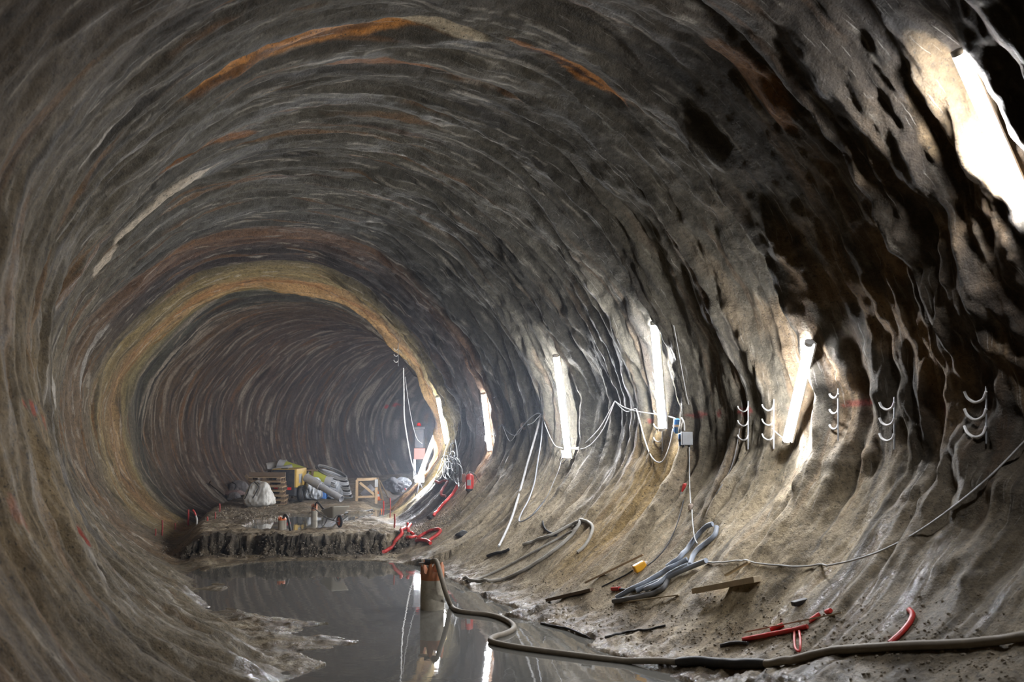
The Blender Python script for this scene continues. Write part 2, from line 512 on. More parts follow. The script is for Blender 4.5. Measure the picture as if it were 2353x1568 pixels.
# chosen patches: s, T, half length along s, half length round the ring, colour, strength
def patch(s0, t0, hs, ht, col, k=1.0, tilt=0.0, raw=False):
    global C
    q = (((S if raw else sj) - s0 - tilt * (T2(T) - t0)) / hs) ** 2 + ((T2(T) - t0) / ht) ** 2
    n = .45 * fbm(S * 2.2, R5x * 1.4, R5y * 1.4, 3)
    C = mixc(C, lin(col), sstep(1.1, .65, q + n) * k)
patch(1.45, 1.95, .24, .32, (240, 166, 84), .95)
patch(1.55, 2.02, .09, .25, (120, 84, 52), .8)
patch(1.2, 1.60, .13, .14, (236, 220, 190), .95, raw=True)
patch(.75, 1.52, .2, .06, (236, 220, 190), .95, raw=True)
patch(1.05, 1.35, .12, .10, (180, 122, 66), .9)
patch(1.1, 1.20, .17, .13, (236, 160, 82), .95)
patch(1.15, 1.26, .07, .14, (70, 48, 34), .9)
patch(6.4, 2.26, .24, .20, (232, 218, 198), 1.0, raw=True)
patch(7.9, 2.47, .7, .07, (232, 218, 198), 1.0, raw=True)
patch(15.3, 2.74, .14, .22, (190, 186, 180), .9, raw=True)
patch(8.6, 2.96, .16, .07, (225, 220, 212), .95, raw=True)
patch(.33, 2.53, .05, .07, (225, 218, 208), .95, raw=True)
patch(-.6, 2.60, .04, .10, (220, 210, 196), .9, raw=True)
patch(5.0, 2.1, .12, .16, (170, 112, 52), .8)
patch(3.4, 2.15, .10, .22, (190, 168, 130), .8)
patch(-1.2, .95, .25, .16, (180, 126, 70), .7)
patch(2.4, 1.7, .18, .15, (170, 112, 60), .8)
patch(-3.0, .68, .35, .20, (196, 168, 128), .6)
patch(22.0, 1.1, .4, .7, (196, 160, 110), .6)
for (ps, pt, w_, h_) in ((-.05, .073, .5, .008), (1.4, .07, .12, .01), (2.3, .072, .25, .010), (3.5, .07, .35, .010), (3.0, .07, .1, .012), (5.6, .06, .1, .01), (-2.6, -.02, .06, .02), (-3.1, -.08, .05, .03), (-1.6, .05, .04, .02)):
    patch(ps, pt, w_ * .6, h_, (170, 30, 44), .5)
for (ps, pt, w_, h_) in ((.0, 3.085, .03, .012), (.17, 3.09, .05, .016), (1.42, 3.11, .05, .02), (-1.49, -3.01, .05, .03), (-1.42, -2.985, .04, .02), (1.15, -2.89, .04, .03), (48.4, 2.61, .25, .03), (47.6, 2.64, .15, .03)):
    patch(ps, pt, w_, h_, (200, 45, 48), .85, raw=True)
patch(.4, 3.089, .04, .006, (20, 100, 190), .9, raw=True)
C = mixc(C, lin((176, 152, 112)), sstep(2.75, 3.0, np.abs(T2(T))) * sstep(3.5, 1.0, S) * (.3 + .35 * sstep(-.2, .4, ring_noise(S, T, .3, 3, 71, 2, .2))))
# mud of the invert
mud = np.stack([np.interp(mudn, [-1, -.2, .3, 1], [lin(k)[i] for k in ((100, 88, 72), (154, 139, 117), (186, 172, 148), (202, 190, 168))]) for i in range(3)], -1)
mud = mixc(mud, lin((84, 78, 70)), sstep(.1, .5, mud2) * .5)
mw = sstep(.15, .95, low + .25 * ring_noise(S, T, .5, 2, 40, 2))
mw = np.clip(mw * (.75 + .25 * sstep(0, .4, low - .5)), 0, 1)
C = C + (mud - C) * (mw * .95)[..., None]
C = mixc(C, lin((74, 68, 60)), np.clip(faceF * 1.3, 0, 1) * .8)
C = mixc(C, lin((96, 88, 78)), low * sstep(26, 29, Y) * .6)
wet = np.clip(np.maximum(wet1, wet2), 0, 1)
C = C * (1 - .35 * wet)[..., None]
C = C * np.array([.86, .83, .775])
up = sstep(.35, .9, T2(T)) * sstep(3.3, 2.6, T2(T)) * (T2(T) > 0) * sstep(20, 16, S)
C = C * (1 - .24 * up)[..., None]  # ceiling and upper walls: shade put into the colour
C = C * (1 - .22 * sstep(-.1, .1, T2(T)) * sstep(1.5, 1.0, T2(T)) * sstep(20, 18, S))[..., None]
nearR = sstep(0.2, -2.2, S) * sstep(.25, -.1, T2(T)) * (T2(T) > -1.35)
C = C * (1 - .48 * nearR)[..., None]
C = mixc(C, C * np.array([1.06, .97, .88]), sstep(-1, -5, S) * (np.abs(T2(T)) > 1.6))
C = C * (1 - .45 * sstep(-2.2, -3.0, S) * sstep(.2, .4, T2(T)) * sstep(1.3, 1.1, T2(T)))[..., None]  # shade put into the wall colour round the near lamp, dimming its glare
C = np.clip(C, .006, .72)
C = mixc(C, lin((58, 46, 34)), np.clip(cmw, 0, 1) * sstep(.05, .45, mud2) * .7)
# how wet each spot is
streak = sstep(.25, .5, ring_noise(S, T, .18, 4, 55, 2, .3)) * lowr * sstep(1.0, -1.0, S)
damp = np.clip(wet * .9 + streak + .35 * sstep(.1, .6, ring_noise(S, T, .6, 3, 61, 2)) + .8 * cmw, 0, 1)

def grid_obj(name, j0, j1, material):
    P = np.stack([X[:, j0:j1 + 1], Y[:, j0:j1 + 1], Z[:, j0:j1 + 1]], -1)
    n, m = P.shape[:2]
    idx = np.arange(n * m).reshape(n, m)
    q = np.stack([idx[:-1, :-1], idx[:-1, 1:], idx[1:, 1:], idx[1:, :-1]], -1).reshape(-1)
    me = bpy.data.meshes.new(name)
    me.vertices.add(n * m); me.vertices.foreach_set('co', P.astype(np.float32).ravel())
    nf = (n - 1) * (m - 1)
    me.loops.add(nf * 4); me.loops.foreach_set('vertex_index', q.astype(np.int32))
    me.polygons.add(nf); me.polygons.foreach_set('loop_start', np.arange(0, nf * 4, 4, dtype=np.int32))
    me.polygons.foreach_set('loop_total', np.full(nf, 4, dtype=np.int32))
    me.update(calc_edges=True)
    me.polygons.foreach_set('use_smooth', np.ones(nf, dtype=bool))
    a = me.color_attributes.new('stain_shade', 'FLOAT_COLOR', 'POINT')
    c4 = np.concatenate([C[:, j0:j1 + 1], damp[:, j0:j1 + 1, None]], -1)
    a.data.foreach_set('color', c4.astype(np.float32).ravel())
    b = me.attributes.new('ring', 'FLOAT_VECTOR', 'POINT')
    v3 = np.stack([S[:, j0:j1 + 1], R5x[:, j0:j1 + 1], R5y[:, j0:j1 + 1]], -1)
    b.data.foreach_set('vector', v3.astype(np.float32).ravel())
    c = me.attributes.new('ground', 'FLOAT', 'POINT')
    c.data.foreach_set('value', low[:, j0:j1 + 1].astype(np.float32).ravel())
    me.materials.append(material)
    o = bpy.data.objects.new(name, me); COL.objects.link(o)
    o['kind'] = 'structure'
    return o

def concrete():
    m = bpy.data.materials.new('sprayed_concrete')
    t, b = nt(m); N, L = t.nodes, t.links
    at = N.new('ShaderNodeAttribute'); at.attribute_name = 'stain_shade'
    rg = N.new('ShaderNodeAttribute'); rg.attribute_name = 'ring'
    gr = N.new('ShaderNodeAttribute'); gr.attribute_name = 'ground'
    geo = N.new('ShaderNodeNewGeometry')
    def noise(vec, scale, detail=6, rough=.6, sc3=None):
        src = vec
        if sc3:
            mp = N.new('ShaderNodeMapping'); mp.inputs['Scale'].default_value = sc3
            L.new(vec, mp.inputs['Vector']); src = mp.outputs[0]
        n = N.new('ShaderNodeTexNoise'); n.inputs['Scale'].default_value = scale; n.inputs['Detail'].default_value = detail
        n.inputs['Roughness'].default_value = rough
        L.new(src, n.inputs['Vector']); return n.outputs[0]
    def ramp(v, a, b_, c0=0., c1=1.):
        r = N.new('ShaderNodeMapRange'); r.inputs['From Min'].default_value = a; r.inputs['From Max'].default_value = b_
        r.inputs['To Min'].default_value = c0; r.inputs['To Max'].default_value = c1
        L.new(v, r.inputs['Value']); return r.outputs[0]
    def mixn(a, b_, f, mode='MIX'):
        x = N.new('ShaderNodeMix'); x.data_type = 'RGBA'; x.blend_type = mode
        for k, v in (('A', a), ('B', b_)):
            if isinstance(v, tuple): x.inputs[k].default_value = (*v, 1)
            else: L.new(v, x.inputs[k])
        if isinstance(f, float): x.inputs['Factor'].default_value = f
        else: L.new(f, x.inputs['Factor'])
        return x.outputs['Result']
    def math_(op, a, b_):
        x = N.new('ShaderNodeMath'); x.operation = op
        for i, v in enumerate((a, b_)):
            if isinstance(v, (int, float)): x.inputs[i].default_value = v
            else: L.new(v, x.inputs[i])
        return x.outputs[0]
    ringv, pos = rg.outputs['Vector'], geo.outputs['Position']
    fine = noise(ringv, 1.0, 5, .62, (13, 1.6, 1.6))
    fine2 = noise(ringv, 1.0, 4, .6, (34, 1.5, 1.5))
    grain = noise(pos, 34, 6, .7)
    grit = noise(pos, 11, 7, .68)
    col = mixn(at.outputs['Color'], (0, 0, 0), 0.0)
    f1 = ramp(fine, .25, .75, .85, 1.15)
    comb = N.new('ShaderNodeCombineColor')
    for k in ('Red', 'Green', 'Blue'): L.new(f1, comb.inputs[k])
    col = mixn(col, comb.outputs[0], 1.0, 'MULTIPLY')
    g1 = ramp(grit, .3, .7, .55, 1.42)
    comb2 = N.new('ShaderNodeCombineColor')
    for k in ('Red', 'Green', 'Blue'): L.new(g1, comb2.inputs[k])
    col = mixn(col, comb2.outputs[0], 1.0, 'MULTIPLY')
    inv = math_('SUBTRACT', 1.0, gr.outputs['Fac'])
    col = mixn(col, (.55, .52, .47), math_('MULTIPLY', ramp(fine2, .63, .70, 0, .35), inv))
    col = mixn(col, (.05, .045, .04), math_('MULTIPLY', ramp(fine2, .36, .30, 0, .6), inv))
    pits = noise(pos, 23, 4, .6)
    col = mixn(col, (.045, .038, .03), ramp(pits, .41, .33, 0, .8))
    L.new(col, b.inputs['Base Color'])
    rr = ramp(at.outputs['Alpha'], 0, 1, .78, .14)
    rr = math_('ADD', rr, ramp(grain, .3, .7, -.12, .12))
    L.new(rr, b.inputs['Roughness'])
    b.inputs['Specular IOR Level'].default_value = .45
    h = math_('ADD', math_('MULTIPLY', grain, .7), math_('MULTIPLY', grit, 1.2))
    h = math_('ADD', h, math_('MULTIPLY', fine, .45))
    bp = N.new('ShaderNodeBump'); bp.inputs['Strength'].default_value = .9; bp.inputs['Distance'].default_value = .035
    L.new(h, bp.inputs['Height']); L.new(bp.outputs[0], b.inputs['Normal'])
    return m
CONC = concrete()
def jt(t):   # index of angle t (0 right, pi/2 crown)
    return int(round(((t - np.pi * 1.5) % (2 * np.pi)) / (2 * np.pi) * NT))
jA, jB, jC, jD = jt(-.62), jt(.80), jt(math.pi - .80), jt(math.pi + .62)
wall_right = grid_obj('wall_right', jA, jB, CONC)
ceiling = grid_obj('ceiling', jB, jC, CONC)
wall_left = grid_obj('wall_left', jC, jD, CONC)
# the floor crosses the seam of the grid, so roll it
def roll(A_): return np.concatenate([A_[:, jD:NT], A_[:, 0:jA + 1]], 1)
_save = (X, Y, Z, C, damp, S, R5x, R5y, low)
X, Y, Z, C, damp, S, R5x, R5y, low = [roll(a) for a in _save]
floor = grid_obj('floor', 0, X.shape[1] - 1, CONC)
del D, Dm, C, _save
SHELL = (wall_right, ceiling, wall_left, floor)
bpy.context.view_layer.update()

# ------------------------------------------------------------------ standing water
def water_mat():
    m = bpy.data.materials.new('muddy_water')
    t, b = nt(m); N, L = t.nodes, t.links
    b.inputs['Base Color'].default_value = (.15, .145, .13, 1)
    b.inputs['Roughness'].default_value = .025
    b.inputs['IOR'].default_value = 1.33
    b.inputs['Specular IOR Level'].default_value = 1.0
    geo = N.new('ShaderNodeNewGeometry')
    n = N.new('ShaderNodeTexNoise'); n.inputs['Scale'].default_value = 3.0; n.inputs['Detail'].default_value = 3
    L.new(geo.outputs['Position'], n.inputs['Vector'])
    bp = N.new('ShaderNodeBump'); bp.inputs['Strength'].default_value = .05; bp.inputs['Distance'].default_value = .02
    L.new(n.outputs[0], bp.inputs['Height']); L.new(bp.outputs[0], b.inputs['Normal'])
    return m
WATER = water_mat()
def water(name, poly, z, label, grow=.5):
    c = np.mean(poly, 0)
    # a slab of water: top sheet and sides down into the mud
    P = [Vector((p[0] + (p[0] - c[0]) / math.hypot(*(np.array(p) - c)) * grow, p[1] + (p[1] - c[1]) / math.hypot(*(np.array(p) - c)) * grow, z)) for p in hull(poly)]
    n = len(P)
    v = P + [p - Vector((0, 0, .05)) for p in P]
    f = [tuple(range(n)), tuple(range(2 * n - 1, n - 1, -1))] + [(i, n + i, n + (i + 1) % n, (i + 1) % n) for i in range(n)]
    o = mesh_obj(name, v, f, WATER)
    return tag(o, label, 'puddle')
def hull(pts):
    pts = sorted(set(map(tuple, pts)))
    def half(ps):
        h = []
        for p in ps:
            while len(h) > 1 and (h[-1][0] - h[-2][0]) * (p[1] - h[-2][1]) - (h[-1][1] - h[-2][1]) * (p[0] - h[-2][0]) <= 0: h.pop()
            h.append(p)
        return h
    a = half(pts); b = half(pts[::-1])
    return a[:-1] + b[:-1]
water('pond', POND1, 0.0, 'still grey water pooled along the near floor, mirroring the lamps', .4)
water('pond', POND2, Z2, 'small shallow pool behind the broken edge of the floor', .1)

# ------------------------------------------------------------------ rays from the camera onto the built surfaces
def shell_hit(o, d):
    best = None
    for ob in SHELL:
        ok, p, n, i = ob.ray_cast(o, d)
        if ok and (best is None or (p - o).length < (best[0] - o).length): best = (p.copy(), n.copy())
    return best
def hit(px, py, lift=0.0):
    """point of the built wall or floor seen at the pixel, lifted off it by lift metres"""
    o, d = px_ray(px, py)
    h = shell_hit(o, d)
    p, n = h
    if n.dot(d) > 0: n = -n
    return p + n * lift, n
def ground_z(x, y):
    h = shell_hit(Vector((x, y, CAMZ + .5)), Vector((0, 0, -1)))
    return h[0].z if h else 0.0
def at_depth(px, py, depth):
    """point at the pixel, depth metres in front of the camera"""
    o, d = px_ray(px, py)
    return o + d * (depth / d.y)
def st_point(s, t, off=0.0):
    """point of the built shell at station s, angle t, off metres into the tunnel"""
    x, y, h = centre(s)
    o = Vector((float(x), float(y), lvl(s)))
    d = Vector((math.cos(t) * math.cos(h), -math.cos(t) * math.sin(h), math.sin(t)))
    hh_ = shell_hit(o, d)
    p = hh_[0] if hh_ else o + d * 5
    return p - d * off, -d

# ------------------------------------------------------------------ fluorescent lamps on the right wall
TUBE = emat('lit_tube', (.95, .965, 1.0), LAMP)
LAMP_WHITE = mat('lamp_housing_plastic', (.7, .7, .68), .4, grime=.2)
OFFS = [(.14, .14), (.14, .14), (.14, .14), (.14, .16), (.14, .18), (.22, .46), (.14, .14)]
lamp_labels = [
    'leaning lit tube lamp furthest in, at the yellow edge where the tunnel bends',
    'lit tube lamp above the tangle of black cables',
    'lit tube lamp on the wall above the red fire extinguisher',
    'lit tube lamp with grey junction box hanging at its foot',
    'lit tube lamp left of the blue power plugs',
    'tilted lit tube lamp between white cable hooks, casting light down to the floor',
    'big blurred lit tube lamp high on the near right wall',
]
def hit_off(px, py, k):
    o, d = px_ray(px, py)
    return shell_hit(o, d)[0] - d * k
for k, (s0, t0, s1, t1) in enumerate(LAMPS):
    lx = []
    for (s_, t_), so in zip(((s0, t0), (s1, t1)), OFFS[k]):
        lx.append(st_point(s_, t_, so)[0])
    a, b = lx
    if k == 5:      # this one hangs clear of the wall, its foot swung out
        a, b = hit_off(1858, 792, .14), hit_off(1807, 1012, .26)
    mid = (a + b) / 2
    # keep the whole tube clear of the wall
    sm = (s0 + s1) / 2; tm = (t0 + t1) / 2
    pm, inward = st_point(sm, tm, .12)
    push = max(0, (pm - mid).dot(inward)) if k != 5 else 0
    a = a + inward * push; b = b + inward * push; mid = (a + b) / 2
    ax = (b - a).normalized(); L_ = (b - a).length
    root = empty('tube_lamp', mid, 0, lamp_labels[k], 'lamp', 'tube lamps along the right wall')
    side = ax.cross(inward).normalized(); out = side.cross(ax).normalized()
    if out.dot(inward) < 0: out = -out
    M = Matrix((ax, side, out)).transposed()
    MB().box(mid - out * .075, (L_ + .06, .12, .035), M).build('housing', LAMP_WHITE, root, .004, world=True)
    MB().tube([a, b], .055, 12).build('tube', TUBE, root, world=True)
    for e, sg in ((a, -1), (b, 1)):
        MB().tube([e + ax * sg * -.005, e + ax * sg * .05], .06, 12).build('end_cap', LAMP_WHITE, root, world=True)
# more tube lamps added unseen past the bend, to light the far tunnel
for k in range(4):
    s_ = 33.5 + 7.0 * k
    a, inward = st_point(s_, .30, .16); b, _ = st_point(s_ + .1, -.02, .16)
    mid = (a + b) / 2; ax = (b - a).normalized()
    root = empty('tube_lamp', mid, 0, 'added tube lamp out of sight on the right wall past the bend', 'lamp', 'added tube lamps past the bend')
    side = ax.cross(inward).normalized(); out = side.cross(ax).normalized()
    if out.dot(inward) < 0: out = -out
    MB().box(mid - out * .075, ((b - a).length + .06, .12, .035), Matrix((ax, side, out)).transposed()).build('housing', LAMP_WHITE, root, .004, world=True)
    MB().tube([a, b], .055, 12).build('tube', TUBE, root, world=True)

# ------------------------------------------------------------------ damp, dusty air that fills the tunnel
def air():
    m = bpy.data.materials.new('damp_air'); m.use_nodes = True
    t = m.node_tree; t.nodes.clear()
    o = t.nodes.new('ShaderNodeOutputMaterial'); v = t.nodes.new('ShaderNodeVolumeScatter')
    v.inputs['Color'].default_value = (.72, .82, 1.0, 1); v.inputs['Density'].default_value = HAZE; v.inputs['Anisotropy'].default_value = .55
    t.links.new(v.outputs[0], o.inputs['Volume'])
    b = MB().box((12, 53, 4), (70, 74, 30)); ob = b.build('haze', m)
    return tag(ob, 'thin bluish haze hanging in the tunnel air', 'haze', kind='stuff')
air()

# ------------------------------------------------------------------ materials of the things lying about
RED = mat('red_plastic', (.62, .035, .03), .4, grime=.45)
DULLRED = mat('faded_red', (.38, .05, .045), .5, grime=.5)
BLACK = mat('black_rubber', (.018, .018, .02), .5, grime=.25)
GREYHOSE = mat('grey_hose_rubber', (.13, .13, .135), .5, grime=.45, grime_col=(.3, .27, .22))
MUDHOSE = mat('muddy_hose', (.22, .19, .15), .6, grime=.7, grime_col=(.34, .29, .22))
PALE = mat('pale_conduit', (.5, .5, .5), .5, grime=.5)
WHITECABLE = mat('white_cable', (.62, .61, .6), .5, grime=.3)
BANKHOSE = mat('dusty_pale_hose', (.40, .38, .34), .6, grime=.5)
BLUEGREY = mat('blue_grey_conduit', (.27, .31, .38), .5, grime=.5, grime_col=(.36, .34, .3))
WOOD = mat('dirty_timber', (.34, .24, .14), .8, grime=.5)
PALEWOOD = mat('pale_timber', (.55, .45, .31), .8, grime=.4)
DARKWOOD = mat('wet_dark_timber', (.12, .08, .05), .7, grime=.4)
YELLOW = mat('yellow_paint', (.50, .33, .07), .45, grime=.3)
AMBER = mat('amber_plastic', (.85, .42, .03), .35, grime=.15)
LIME = mat('lime_band', (.34, .37, .05), .5, grime=.3)
GREYPLASTIC = mat('grey_plastic', (.36, .37, .40), .38, grime=.3)
DARKMETAL = mat('dark_metal', (.03, .032, .04), .5, .3, grime=.3)
STEEL = mat('galvanised_steel', (.42, .43, .45), .4, .7, grime=.4)
WHITEBAG = mat('white_woven_bag', (.62, .62, .6), .7, grime=.4, bump=.5)
GREYBAG = mat('grey_woven_bag', (.30, .29, .30), .75, grime=.5, bump=.5)
PINKCLOTH = mat('dusty_pink_sheet', (.42, .30, .29), .8, grime=.6, bump=.5)
FILM = mat('milky_plastic_film', (.50, .54, .60), .25, grime=.2, bump=.6)
TARP = mat('grey_tarpaulin', (.26, .27, .31), .5, grime=.4, bump=.6)
BLUE = mat('blue_plastic', (.03, .16, .50), .35, grime=.2)
TYRE = mat('tyre_rubber', (.012, .012, .014), .7, grime=.3)
ORANGE = mat('orange_paint', (.80, .16, .02), .45, grime=.3)
RUST = mat('rusty_orange_steel', (.42, .15, .06), .7, grime=.5)
PIPEGREY = mat('muddy_grey_pipe', (.46, .42, .34), .6, grime=.6)
BEIGE = mat('beige_plastic', (.55, .44, .36), .5, grime=.3)
BOXGREY = mat('junction_box_grey', (.26, .265, .27), .5, grime=.3)
TAIL = mat('red_lens', (.7, .02, .02), .2, grime=.1)
BARROW = mat('cement_caked_steel', (.46, .45, .39), .7, 0, grime=.6, grime_col=(.52, .5, .44))
GRAVEL = mat('gravel', (.20, .165, .12), .75, grime=.5, grime_col=(.4, .36, .29), bump=.4)
SHEETMETAL = mat('brown_red_paint', (.22, .09, .07), .5, grime=.4)

def drape(px_pts, r, per=8, smooth=3, lift=0.0):
    """a run of points lying on the built ground or wall, following the drawn course"""
    P = smooth_path([Vector((a, b, 0)) for a, b in px_pts], per)
    H_ = [hit(p.x, p.y, r * .9 + lift) for p in P]
    Q = [h[0] for h in H_]
    base = [q.copy() for q in Q]
    for _ in range(smooth):
        Q = [Q[0]] + [(Q[i - 1] + Q[i] * 2 + Q[i + 1]) / 4 for i in range(1, len(Q) - 1)] + [Q[-1]]
    out = []
    for q, b, h in zip(Q, base, H_):
        k = (b - q).dot(h[1])
        out.append(q + h[1] * max(0, k))
    for _ in range(1):
        out = [out[0]] + [(out[i - 1] + out[i] * 2 + out[i + 1]) / 4 for i in range(1, len(out) - 1)] + [out[-1]]
    return out
def hang(px_pts, off=.16, per=8):
    """a run of points hanging just clear of the smooth shell"""
    out = []
    for a, b in px_pts:
        st = ray_st(a, b, off)
        x, y, h = centre(st[0]); r = float(prof(np.array(st[1]))) - off
        q = Vector((x + r * math.cos(st[1]) * math.cos(h), y - r * math.cos(st[1]) * math.sin(h), lvl(st[0]) + r * math.sin(st[1])))
        o, d = px_ray(a, b); sh = shell_hit(o, d)
        if sh is not None and (sh[0] - o).length - .045 < (q - o).length:      # a rib stands in front: hang on the rib
            q = sh[0] - d * .045
        out.append(q)
    return smooth_path(out, per)
def line(name, label, cat, pts, r, m, group=None, n=8):
    o = MB().tube(pts, r, n).build(name, m)
    return tag(o, label, cat, group)

HANG = hang
# ---- standpipes in the water
def standpipe(px, base_y, zw, h, rad, label, hose_px=None, mtop=RUST, lean=0.0):
    b = px_plane(px, base_y, zw)
    gz = min(ground_z(b.x, b.y), zw - .02)
    root = empty('standpipe', (b.x, b.y, gz), 0, label, 'pipe', 'standpipes in the pools')
    hh_ = zw + h - gz
    mb = MB(); n = 28
    vs, fs = [], []
    for ring, (rr, z) in enumerate(((rad, -.02), (rad, hh_ * .55), (rad * .99, hh_ * .80))):
        for k in range(n):
            a = 2 * math.pi * k / n; vs.append((rr * math.cos(a), rr * math.sin(a), z))
    for i in range(2):
        for k in range(n): fs.append((i * n + k, i * n + (k + 1) % n, (i + 1) * n + (k + 1) % n, (i + 1) * n + k))
    mb.add(vs, fs, True); mb.build('pipe', PIPEGREY, root)
    # ragged rim, double walled
    vs, fs = [], []
    rnd = random.Random(px)
    rim = [hh_ * (.93 + .07 * math.sin(k * 1.3) + rnd.uniform(-.04, .05)) for k in range(n)]
    for (rr, kind) in ((rad * 1.0, 0), (rad * 1.0, 1), (rad * .9, 1), (rad * .9, 0)):
        for k in range(n):
            a = 2 * math.pi * k / n
            vs.append((rr * math.cos(a), rr * math.sin(a), rim[k] if kind else hh_ * .78))
    for i in range(3):
        for k in range(n): fs.append((i * n + k, i * n + (k + 1) % n, (i + 1) * n + (k + 1) % n, (i + 1) * n + k))
    mesh_obj('rim', vs, fs, mtop, root, True)
    MB().lathe([(rad * .88, hh_ * .55), (rad * .88, hh_ * .6)], n=20).build('water_inside', WATER, root)
    return root, hh_
r1, hh1 = standpipe(993, 1400, 0.0, .74, .195, 'stout grey and rusty standpipe rising from the near pond')
MB().bar((-.22, -.05, hh1 + .0), (.06, -.03, hh1 + .015), .09, .03).build('lid', DARKWOOD, r1, .004)
r2, hh2 = standpipe(648, 1222, Z2, .36, .10, 'small orange standpipe at the rim of the broken floor step', mtop=ORANGE)
r3, hh3 = standpipe(722, 1196, Z2, .46, .085, 'brown standpipe standing left of the wheelbarrow')
# the long discharge hose
d0 = px_plane(993, 1400, 0).y
pts = [at_depth(990, 1293, d0 - .05), at_depth(1002, 1290, d0 - .16), at_depth(1012, 1320, d0 - .24), at_depth(1024, 1362, d0 - .24)]
wpx = [(1036, 1392), (1052, 1404), (1082, 1409), (1120, 1413), (1152, 1421), (1176, 1434), (1180, 1446), (1160, 1457), (1136, 1464), (1128, 1474), (1160, 1483), (1215, 1492), (1290, 1502), (1370, 1512), (1450, 1521)]
pts += [px_plane(a, b, .03) for a, b in wpx]
gp = [(1520, 1526), (1600, 1530), (1700, 1533), (1790, 1532), (1850, 1520), (1920, 1504), (2010, 1498), (2100, 1492), (2220, 1488), (2353, 1474), (2460, 1462)]
P_ = smooth_path(pts, 6)[:-1]
G_ = drape(gp, .046, 6, 4)
allp = P_ + smooth_path([P_[-1], G_[0]], 4)[1:-1] + G_
sep = len(P_)
root = empty('discharge_hose', P_[0], 0, 'long dark hose from the stout standpipe snaking across pond and mud to the right', 'hose')
rad_ = [.040] * sep + [.040 + .008 * min(1, i / 14) for i in range(len(allp) - sep)]
MB().tube(allp, rad_, 12).build('hose', MUDHOSE, root, world=True)
ci = len(P_) + 6
MB().tube(allp[ci:ci + 14], [.045] + [.062] * 12 + [.05], 14).build('coupling', BLACK, root, world=True)
MB().tube([P_[0] - Vector((.1, 0, -.01)), P_[0] + Vector((.01, 0, 0))], .05, 12).build('elbow', BLACK, root, world=True)
# hoses of the two far standpipes
p = r2.matrix_basis.translation
hz = smooth_path([p + Vector((.02, -.02, hh2 - .1)), p + Vector((.08, -.08, hh2 + .05)), p + Vector((.16, -.12, hh2 - .02)), p + Vector((.22, -.14, .15)), p + Vector((.26, -.2, .02))], 6)
line('pump_hose', 'short black hose looped over the small orange standpipe', 'hose', hz, .03, BLACK)
p = r3.matrix_basis.translation
hz = smooth_path([p + Vector((.02, 0, hh3 - .05)), p + Vector((.1, -.02, hh3 + .03)), at_depth(745, 1172, 27.9), at_depth(765, 1180, 28.3)] + [px_plane(a, b, Z2 + .06) for a, b in ((800, 1178), (830, 1176), (856, 1172))], 6)
line('pump_hose', 'black hose trailing from the brown standpipe behind the wheelbarrow', 'hose', hz, .03, BLACK)

# ---- wheelbarrow
wb = px_plane(765, 1214, Z2 + .02)
wb.z = max(ground_z(wb.x, wb.y), Z2 - .05)
ang = math.atan2(-.85, .53)
wr = empty('wheelbarrow', (wb.x - .02, wb.y + .2, wb.z), ang, 'empty wheelbarrow with orange wheel standing on the edge of the broken floor', 'wheelbarrow')
wr.scale = (.86, .86, .86)
# local: x forward, z up
def loft(rings, closed_bottom=True):
    n = len(rings[0]); v = [p for r in rings for p in r]; f = []
    for i in range(len(rings) - 1):
        for k in range(n): f.append((i * n + k, i * n + (k + 1) % n, (i + 1) * n + (k + 1) % n, (i + 1) * n + k))
    if closed_bottom: f.append(tuple(range(n)))
    return v, f
def rrect(x0, x1, y0, y1, z0, z1, c=.06):
    pts = []
    for (cx_, cy_, a0) in ((x1 - c, y1 - c, 0), (x0 + c, y1 - c, 90), (x0 + c, y0 + c, 180), (x1 - c, y0 + c, 270)):
        for k in range(5):
            a = math.radians(a0 + k * 22.5)
            X_ = cx_ + c * math.cos(a); Y_ = cy_ + c * math.sin(a)
            pts.append((X_, Y_, z0 + (z1 - z0) * (X_ - x0) / (x1 - x0)))
    return pts
rings = [rrect(-.16, .20, -.11, .11, .25, .27), rrect(-.27, .38, -.19, .19, .33, .38), rrect(-.36, .55, -.26, .26, .44, .60), rrect(-.38, .58, -.28, .28, .45, .63)]
v, f = loft(rings)
tray = mesh_obj('tray', v, f, BARROW, wr, True)
sm_ = tray.modifiers.new('thick', 'SOLIDIFY'); sm_.thickness = .012
for sy in (-1, 1):
    MB().tube(smooth_path([(-.95, sy * .30, .50), (-.78, sy * .30, .49), (-.5, sy * .27, .40), (-.2, sy * .2, .27), (.25, sy * .12, .20), (.52, sy * .08, .19)], 5), .017, 8).build('handle', STEEL, wr)
    MB().tube([(-.95, sy * .30, .50), (-.82, sy * .30, .493)], .023, 8).build('grip', BLACK, wr)
    MB().tube(smooth_path([(-.28, sy * .2, .29), (-.34, sy * .22, .12), (-.36, sy * .22, .02), (-.28, sy * .2, .01), (-.08, sy * .16, .24)], 5), .014, 8).build('leg', STEEL, wr)
def torus_rings(mb, c, R_, r_, axis, n=32):
    ax = Vector(axis).normalized(); u = ax.orthogonal().normalized(); w = ax.cross(u)
    mb.tube([Vector(c) + (u * math.cos(2 * math.pi * k / n) + w * math.sin(2 * math.pi * k / n)) * R_ for k in range(n)], r_, 10, closed=True)
    return mb
whl = torus_rings(MB(), (.46, 0, .185), .15, .035, (0, 1, 0)).build('wheel', TYRE, wr)
MB().lathe([(.125, -.02), (.13, 0), (.125, .02)], (.46, 0, .185), (0, 1, 0)).build('rim', ORANGE, whl)
MB().tube([(.46, -.1, .185), (.46, .1, .185)], .012, 8).build('axle', STEEL, wr)
MB().tube(smooth_path([(.25, -.12, .2), (.5, -.1, .36), (.6, 0, .38), (.5, .1, .36), (.25, .12, .2)], 5), .012, 8).build('brace', STEEL, wr)

